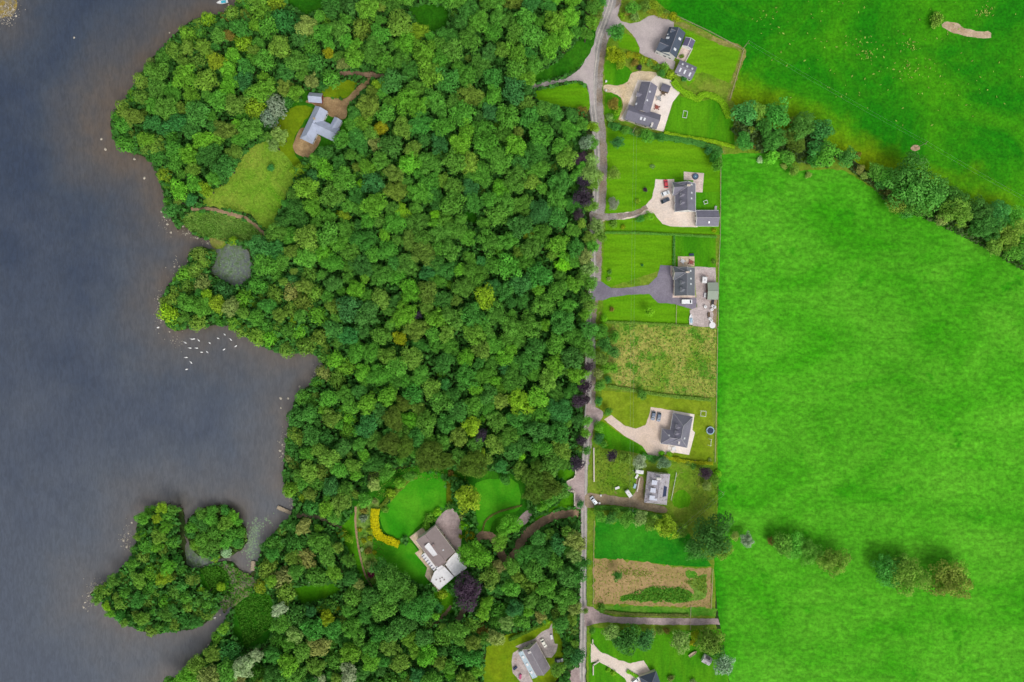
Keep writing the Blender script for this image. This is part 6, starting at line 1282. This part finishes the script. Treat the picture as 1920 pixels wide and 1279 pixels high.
# ------------------------------------------------------------------ hedges
def hedge(pts, w, hgt, col, label, leaf=.55, dens=1.0):
    """clipped or loose hedge along a photo polyline; w, hgt in metres"""
    sp = smooth_open([(*p,) for p in pts], 6); q = [P(p[0], p[1], hgt * .7) for p in sp]; c = q[0].copy(); c.z = 0; rg = np.random.default_rng(abs(hash(label)) % 1000 if False else len(label) * 7 + int(pts[0][0]))
    C_, N_ = [], []
    for a, b in zip(q, q[1:]):
        d = (b - a); L = d.length
        if L < 1e-4: continue
        n = int(L * (w + 1.6 * hgt) * 10 * dens / (leaf * leaf * 2.2)) + 2; u = np.array((d.x, d.y)) / L; nn = np.array((-u[1], u[0])); t = rg.uniform(-.1, 1.1, n) * L; th = rg.uniform(-.15, math.pi + .15, n)
        lump = 1 + .14 * np.sin(t * 1.3 + a.x) + rg.normal(0, .07, n)
        off = np.sign(np.cos(th)) * np.abs(np.cos(th)) ** .6 * w / 2 * lump; z = hgt * .5 + np.sign(np.sin(th)) * np.abs(np.sin(th)) ** .6 * hgt * .5 * lump
        top = rg.random(n) < .6; v = rg.uniform(-1, 1, n); off = np.where(top, v * w / 2 * lump, off); z = np.where(top, hgt * (1 - .18 * v ** 4) * (.93 + .07 * lump), z); th = np.where(top, np.arccos(v * .6), th)
        C_.append(np.stack([a.x - c.x + u[0] * t + nn[0] * off, a.y - c.y + u[1] * t + nn[1] * off, np.maximum(z, .08)], 1)); N_.append(np.stack([nn[0] * np.cos(th), nn[1] * np.cos(th), np.abs(np.sin(th)) + .35], 1) + rg.normal(0, .5, (n, 3)))
    C_ = np.concatenate(C_); N_ = np.concatenate(N_); n = len(C_)
    me = quads_mesh('hedge', C_, N_, leaf * rg.uniform(.6, 1.3, n), rg.normal(.5, .2, n), rg)
    o = link(bpy.data.objects.new('hedge', me)); o.location = c; o.color = lin(LEAFC[col][0], LF) if isinstance(col, str) else lin(col, 1.2); tag(o, label, 'hedge')
hedge([(704, 954), (702, 975), (707, 1000), (722, 1010), (748, 1021)], 3.6, 1.8, (206, 200, 12), 'golden yellow clipped hedge curving round the manor lawn')
hedge([(841, 900), (842, 946)], 1.6, 1.3, (112, 130, 20), 'straight olive clipped hedge right of the manor lawn')
hedge([(714, 952), (740, 925), (766, 899), (782, 892)], 2.4, 1.2, (116, 142, 44), 'low loose hedge along the upper left of the manor lawn')
hedge([(1262, 152), (1276, 168), (1296, 180), (1309, 186), (1318, 177), (1336, 180), (1352, 190), (1362, 206), (1367, 222)], 2.8, 1.4, (134, 186, 28), 'lime green clipped hedge winding behind the white patio')
hedge([(1246, 249), (1290, 258), (1340, 266), (1377, 276)], 1.5, 1.6, (142, 184, 26), 'thin lime hedge below the lawn of the long bungalow')
hedge([(1141, 233), (1170, 242), (1200, 251), (1250, 258), (1300, 266), (1352, 282)], 2.8, 1.8, 'forest', 'thick dark hedge between the bungalow and the upper lawn')
hedge([(1136, 436), (1200, 437), (1262, 440), (1343, 444)], .9, 1.2, 'mid', 'thin straight hedge between the two sister houses')
hedge([(1264, 442), (1263, 498)], .8, 1.1, 'forest', 'short straight hedge dividing the tarmac house lawns')
hedge([(1130, 604), (1200, 606), (1292, 611)], 1.0, 1.0, 'olive', 'dark hedge along the top of the meadow')
hedge([(1140, 724), (1200, 734), (1250, 742), (1332, 750)], 1.4, 1.2, 'olive', 'green hedge between the meadow and the dry lawn')
hedge([(1246, 856), (1290, 866), (1336, 869)], 1.5, 1.4, (160, 172, 24), 'yellow hedge below the hipped house garden')
hedge([(1204, 852), (1218, 858), (1245, 860)], 2.2, 1.8, 'forest', 'dark hedge at the lower end of the peach drive')
hedge([(1115, 952), (1160, 954), (1200, 962), (1240, 970)], 2.2, 1.6, 'mid', 'green hedge between the cottage drive and the small field')
hedge([(1175, 102), (1190, 104), (1210, 112), (1232, 122)], 2.8, 1.6, (150, 158, 28), 'yellow-green hedge below the grey yard')
hedge([(1214, 16), (1236, 26), (1252, 30)], 3.0, 1.5, (140, 150, 40), 'olive loose hedge at the top of the grey yard')
hedge([(1338, 305), (1343, 290), (1352, 282)], 3.2, 2.2, 'forest', 'dark bushy hedge corner right of the upper lawn')
hedge([(1600, 316), (1640, 345), (1668, 366)], 1.6, 1.0, (128, 116, 66), 'dry brown hedge stretch left of the largest oak')
hedge([(905, 995), (912, 975), (935, 960), (978, 948)], .7, .6, (120, 130, 60), 'thin low hedge curving beside the manor drive')
hedge([(955, 1200), (985, 1185), (1020, 1168), (1036, 1150)], 1.6, 1.6, (84, 126, 30), 'hedge slanting above the mauve slate house')
hedge([(1176, 1258), (1196, 1270)], 1.5, .9, 'lime', 'short lime hedge on the lawn beside the cream drive')
hedge([(1130, 1146), (1190, 1152), (1290, 1154)], 1.2, .9, (120, 132, 62), 'rough hedge between bare plot and farm track')

# ------------------------------------------------------------------ stuff: undergrowth, rough grass, lily pads, stones
def scatter(polys, n, zmin, zmax, leaf, name, col, seed, avoid=None, up=.6):
    rg = np.random.default_rng(seed); pts = []
    for poly, k in zip(polys, n if isinstance(n, (list, tuple)) else [n] * len(polys)):
        xs_ = [q[0] for q in poly]; ys_ = [q[1] for q in poly]; got = 0; it = 0
        while got < k and it < 60:
            it += 1; x = rg.uniform(min(xs_), max(xs_), k); y = rg.uniform(min(ys_), max(ys_), k); m = inpoly(x, y, poly)
            if avoid:
                for a in avoid: m &= ~inpoly(x, y, a)
            x, y = x[m][:k - got], y[m][:k - got]; got += len(x); pts.append(np.stack([x, y], 1))
    p = np.concatenate(pts); m = len(p); z = rg.uniform(0, 1, m) ** 1.4 * (zmax - zmin) + zmin; kk = (H - z) / H * S
    cen = np.stack([(p[:, 0] - 960) * kk, (639.5 - p[:, 1]) * kk, z], 1); nr = rg.normal(size=(m, 3)) * .7 + np.array((0, 0, up))
    me = quads_mesh(name, cen, nr, leaf * rg.uniform(.5, 1.4, m), rg.uniform(0, 1, m), rg); me.materials.clear(); me.materials.append(M['leaf' if 'under' in name else 'leaf_soft']); o = link(bpy.data.objects.new(name, me)); o.color = lin(col, LF if 'under' in name else 1.25); o['kind'] = 'stuff'; return o
WOODP = [(x, y) for x, y in LAND if x < 1000 and -100 < y < 1400] ; WOODP = [(446, -30)] + WOODP + [(300, 1310), (1090, 1310), (1090, 900), (1100, 300), (1104, -30)]
scatter([WOODP], 120000, .3, 6.5, 1.6, 'undergrowth', (50, 94, 34), 3, BLOCKED)
scatter([ROUND], 900, .3, 3.0, 1.2, 'islet_undergrowth', (66, 92, 34), 4)
scatter([[(334,414),(400,398),(470,420),(494,438),(470,450),(430,455),(362,438)]], 2600, .1, 1.0, .7, 'tall_weeds', (112, 152, 62), 5)
scatter([[(372,1066),(430,1056),(486,1090),(474,1112),(426,1140),(420,1150),(414,1128)], [(440,1140),(496,1096),(516,1170),(460,1216)], [(374,1066),(414,1062),(430,1086),(400,1116)]], [1500, 2600, 1400], .05, 1.1, .7, 'marsh_plants', (76, 134, 32), 6)
scatter([[(1150,606),(1343,618),(1342,746),(1160,726),(1134,640)]], 1500, .05, .4, .5, 'rough_grass', (166, 164, 82), 8)
scatter([[(1150,606),(1343,618),(1342,746),(1160,726),(1134,640)]], 1800, .05, .6, .7, 'green_weeds', (108, 156, 48), 9)
scatter([[(436,325),(470,276),(500,262),(552,312),(536,370),(506,432),(470,404),(380,378)]], 5000, .05, .5, .5, 'hay_grass', (132, 170, 52), 10)
scatter([[(1113,1047),(1260,1063),(1336,1066),(1333,1140),(1113,1131)], [(1163,1065),(1225,1072),(1225,1082),(1163,1078)], [(1280,1090),(1325,1080),(1325,1115)]], [1500, 260, 420], .02, .4, .5, 'plot_weeds', (128, 154, 50), 12)
scatter([[(1162,1126),(1178,1114),(1222,1099),(1278,1101),(1298,1112),(1290,1130)]], 1500, .05, .7, .6, 'plot_weed_bank', (84, 146, 40), 13)
scatter([ribbon_pts([(1596, 312), (1640, 345), (1680, 375), (1760, 402), (1840, 440), (1930, 490)], [12, 16, 26, 34, 40, 40]), ribbon_pts([(1380, 225), (1430, 260), (1500, 280), (1560, 300)], [40, 50, 50, 30])], [2600, 2600], .1, 2.4, 1.1, 'hedge_undergrowth', (60, 82, 40), 14)
scatter([[(560,930),(640,940),(640,990),(556,966)], [(668,1000),(720,1000),(720,1060),(690,1080)], [(690,880),(770,860),(870,880),(880,905),(770,900),(710,940)], [(1115,840),(1160,845),(1200,880),(1180,920),(1120,925)], [(1300,870),(1345,880),(1345,950),(1300,960)]], [300, 500, 1400, 900, 700], .05, .7, .55, 'garden_weeds', (104, 142, 44), 15)
def speckle_field():
    """bleached seed stalks left standing in the upper field"""
    rg = np.random.default_rng(5); pts = []
    for x0, y0, n, sp in ((1450, 40, 20, 24), (1612, 85, 26, 22), (1632, 105, 20, 14), (1705, 85, 24, 10), (1705, 130, 30, 14), (1850, 20, 30, 12), (1690, 160, 24, 60), (1800, 160, 30, 70), (1600, 130, 24, 70), (1500, 60, 24, 60), (1750, 60, 30, 90)):
        a = rg.normal(size=(n, 2)) * (sp, sp * .6); pts.append(a + (x0, y0))
    p = np.concatenate(pts); p = p[(p[:, 1] > -5) & (p[:, 0] > 1400)]; m = len(p); cen = np.stack([(p[:, 0] - 960) * S, (639.5 - p[:, 1]) * S, rg.uniform(.2, .5, m)], 1)
    me = quads_mesh('seed_stalks', cen, rg.normal(size=(m, 3)) * .3 + np.array((0, 0, 1)), rg.uniform(.25, .7, m), rg.uniform(0, 1, m), rg, 2.2); o = link(bpy.data.objects.new('seed_stalks', me)); o.color = lin((160, 186, 80)); o['kind'] = 'stuff'
speckle_field()
# lily pads
def lilies():
    rg = np.random.default_rng(2); m = MB()
    for cx, cy, sx, sy, n in ((472, 1012, 7, 16, 150), (480, 990, 6, 10, 50), (466, 1038, 5, 12, 60), (430, 505, 16, 14, 130), (440, 480, 14, 14, 40), (372, 1050, 13, 7, 60), (497, 976, 8, 6, 24)):
        for _ in range(n):
            p = P(cx + rg.normal() * sx, cy + rg.normal() * sy, 0); r = rg.uniform(.15, .42); a0 = rg.uniform(0, 6)
            m.face([(p.x + r * math.cos(a0 + i * .95), p.y + r * math.sin(a0 + i * .95), -.43 + rg.uniform(0, .02)) for i in range(6)])
    o = m.build('lily_pads', pmat('lily_pad', lin((132, 156, 122)), .5, .2, 1.0)); o['kind'] = 'stuff'
lilies()
# pale boulders along the shore, each its own; small stones as one mass
def rock_mesh(seed):
    bm = bmesh.new(); bmesh.ops.create_icosphere(bm, subdivisions=2, radius=1)
    for v in bm.verts: v.co *= 1 + .35 * mnoise.noise(v.co * 1.3 + Vector((seed * 9, 0, 0))); v.co.z *= .6
    me = bpy.data.meshes.new('boulder'); bm.to_mesh(me); bm.free(); me.materials.append(M['rock']); return me
ROCKS = [rock_mesh(i) for i in range(5)]
BOULD = [(318,62),(191,260),(198,280),(253,299),(271,334),(303,397),(308,405),(313,420),(320,436),(343,424),(349,437),(371,447),(367,445),(390,455),(352,490),(350,500),(335,514),(328,500),(337,500),(296,560),(300,568),(303,600),(298,614),(318,622),(600,684),(596,690),(592,698),(588,703),(586,708),(563,724),(540,748),(527,764),(527,746),(537,815),(523,829),(529,833),(534,838),(525,845),(531,850),(528,855),(552,938),(549,945),(547,952),(240,1012),(247,980),(240,1000),(232,1014),(238,1025),(178,1103),(184,1098),(192,1093),(172,1110),(166,1118),(160,1130),(158,1140),(195,1090),(295,948),(311,952),(318,960),(413,1152),(403,1160),(391,1210),(30,31),(10,12),(24,16),(139,70)]
for i, (x, y) in enumerate(BOULD):
    o = bpy.data.objects.new('boulder', ROCKS[i % 5]); p = P(x + rnd.uniform(-1, 1), y + rnd.uniform(-1, 1), -.4); o.location = p; s_ = rnd.uniform(.28, .65); o.scale = (s_ * 1.2, s_, s_); o.rotation_euler = (0, 0, rnd.random() * 6); C.objects.link(o)
    near_ = min([("the left headland", 200, 250), ("the footpath shore", 345, 435), ("the pond peninsula", 310, 580), ("the stony cove", 598, 695), ("the middle shore", 530, 830), ("the long jetty", 548, 945), ("the island's left side", 240, 1005), ("the island's stony tip", 178, 1108), ("the island's top", 308, 952), ("the marsh channel mouth", 400, 1165), ("the top left reef", 20, 20), ("the top shore", 318, 62), ("the pond mouth", 345, 495), ("the hay clearing shore", 305, 400)], key=lambda m: (m[1] - x) ** 2 + (m[2] - y) ** 2)[0]
    tag(o, 'pale limestone boulder at the waterline by ' + near_, 'boulder', 'boulders by ' + near_)
def stones():
    rg = np.random.default_rng(9); m = MB(); spots = [(298, 575, 6, 22, 90), (236, 1010, 7, 16, 70), (178, 1106, 10, 12, 130), (333, 500, 10, 12, 40), (595, 695, 6, 10, 50), (530, 840, 5, 22, 60), (348, 436, 14, 8, 40), (330, 640, 8, 8, 34), (550, 945, 5, 9, 40), (312, 955, 10, 8, 50), (12, 22, 14, 14, 260), (440, 1120, 16, 18, 60), (168, 1130, 8, 10, 40), (390, 452, 10, 5, 30), (310, 415, 7, 12, 30)]
    for cx, cy, sx, sy, n in spots:
        for _ in range(int(n * .75)):
            p = P(cx + rg.normal() * sx * .8, cy + rg.normal() * sy * .9, -.45); r = rg.uniform(.10, .28)
            m.box((p.x, p.y, -.6), r * 2, r * 1.5, .22 + r * .6, rg.uniform(0, 3), 0, .6)
    m.build('shore_stones', M['rock'])['kind'] = 'stuff'
    sheet('reef', [(-30, -30), (24, -30), (30, 6), (24, 26), (8, 30), (-30, 34)], gmat('reef_weed', lin((150, 130, 60)), lin((128, 122, 110)), .4, 1.2, .25), 1.0, z=-.40)
stones()
# swans
def swan_parts():
    b = MB(); rings = []
    for x, w, zt in ((-.75, .03, .38), (-.6, .16, .36), (-.35, .27, .40), (0, .32, .42), (.3, .27, .38), (.5, .15, .34), (.6, .09, .42), (.66, .07, .62), (.72, .06, .80), (.82, .07, .86), (.9, .05, .83), (.96, .02, .8)):
        zb = 0.0 if x < .55 else zt - .14
        rings.append([(x, w * math.cos(t), (zt + zb) / 2 + (zt - zb) / 2 * math.sin(t)) for t in np.linspace(0, 2 * math.pi, 10, endpoint=False)])
    b.rings(rings, 0, True); o = b.build('body', M['swan']); me = o.data; bpy.data.objects.remove(o)
    k = MB(); k.tube((.93, 0, .81), (1.07, 0, .76), .035, .012, 6); o2 = k.build('beak', M['orange']); me2 = o2.data; bpy.data.objects.remove(o2); return me, me2
SB, SK = swan_parts()
zf = lambda u, v: (330 + u / 12.79, 610 + v / 12.79)
SW = [zf(385, 330), zf(435, 325), zf(228, 415), zf(550, 360), zf(815, 425), zf(1015, 312), zf(1175, 222), zf(1318, 340), zf(1438, 500), zf(1158, 578), zf(342, 543), zf(502, 545), zf(622, 642), zf(755, 642), zf(253, 770), zf(368, 893), zf(258, 1055), (297, 614), (382, 1152), (403, 1158)]
SWL = ['left swan of the touching pair near the peninsula', 'right swan of the touching pair near the peninsula', 'white swan left of the touching pair', 'white swan just right of the touching pair', 'white swan in the middle gap of the flock', 'white swan in the upper right of the flock', 'topmost white swan of the flock by the trees', 'white swan near the bushes at the right of the flock', 'rightmost white swan of the flock by the shore', 'white swan alone below the right end of the flock', 'left swan of the second row of the flock', 'right swan of the second row of the flock', 'left swan of the close lower pair', 'right swan of the close lower pair', 'upper one of the three trailing swans', 'middle one of the three trailing swans', 'lowest of the three trailing swans', 'lone white swan left of the pond peninsula', 'left white swan in the marsh channel', 'right white swan in the marsh channel']
for (x, y), lab in zip(SW, SWL):
    r = bpy.data.objects.new('swan', None); r.empty_display_size = .3; r.location = P(x, y, -.48); r.rotation_euler = (0, 0, rnd.choice([.2, 3.0, 2.6, -.4]) + rnd.uniform(-.5, .5)); C.objects.link(r); r.scale = (1.05,) * 3
    for nm, me in (('body', SB), ('beak', SK)):
        o = bpy.data.objects.new(nm, me); o.parent = r; C.objects.link(o)
    tag(r, lab, 'swan', 'swans on the lake')
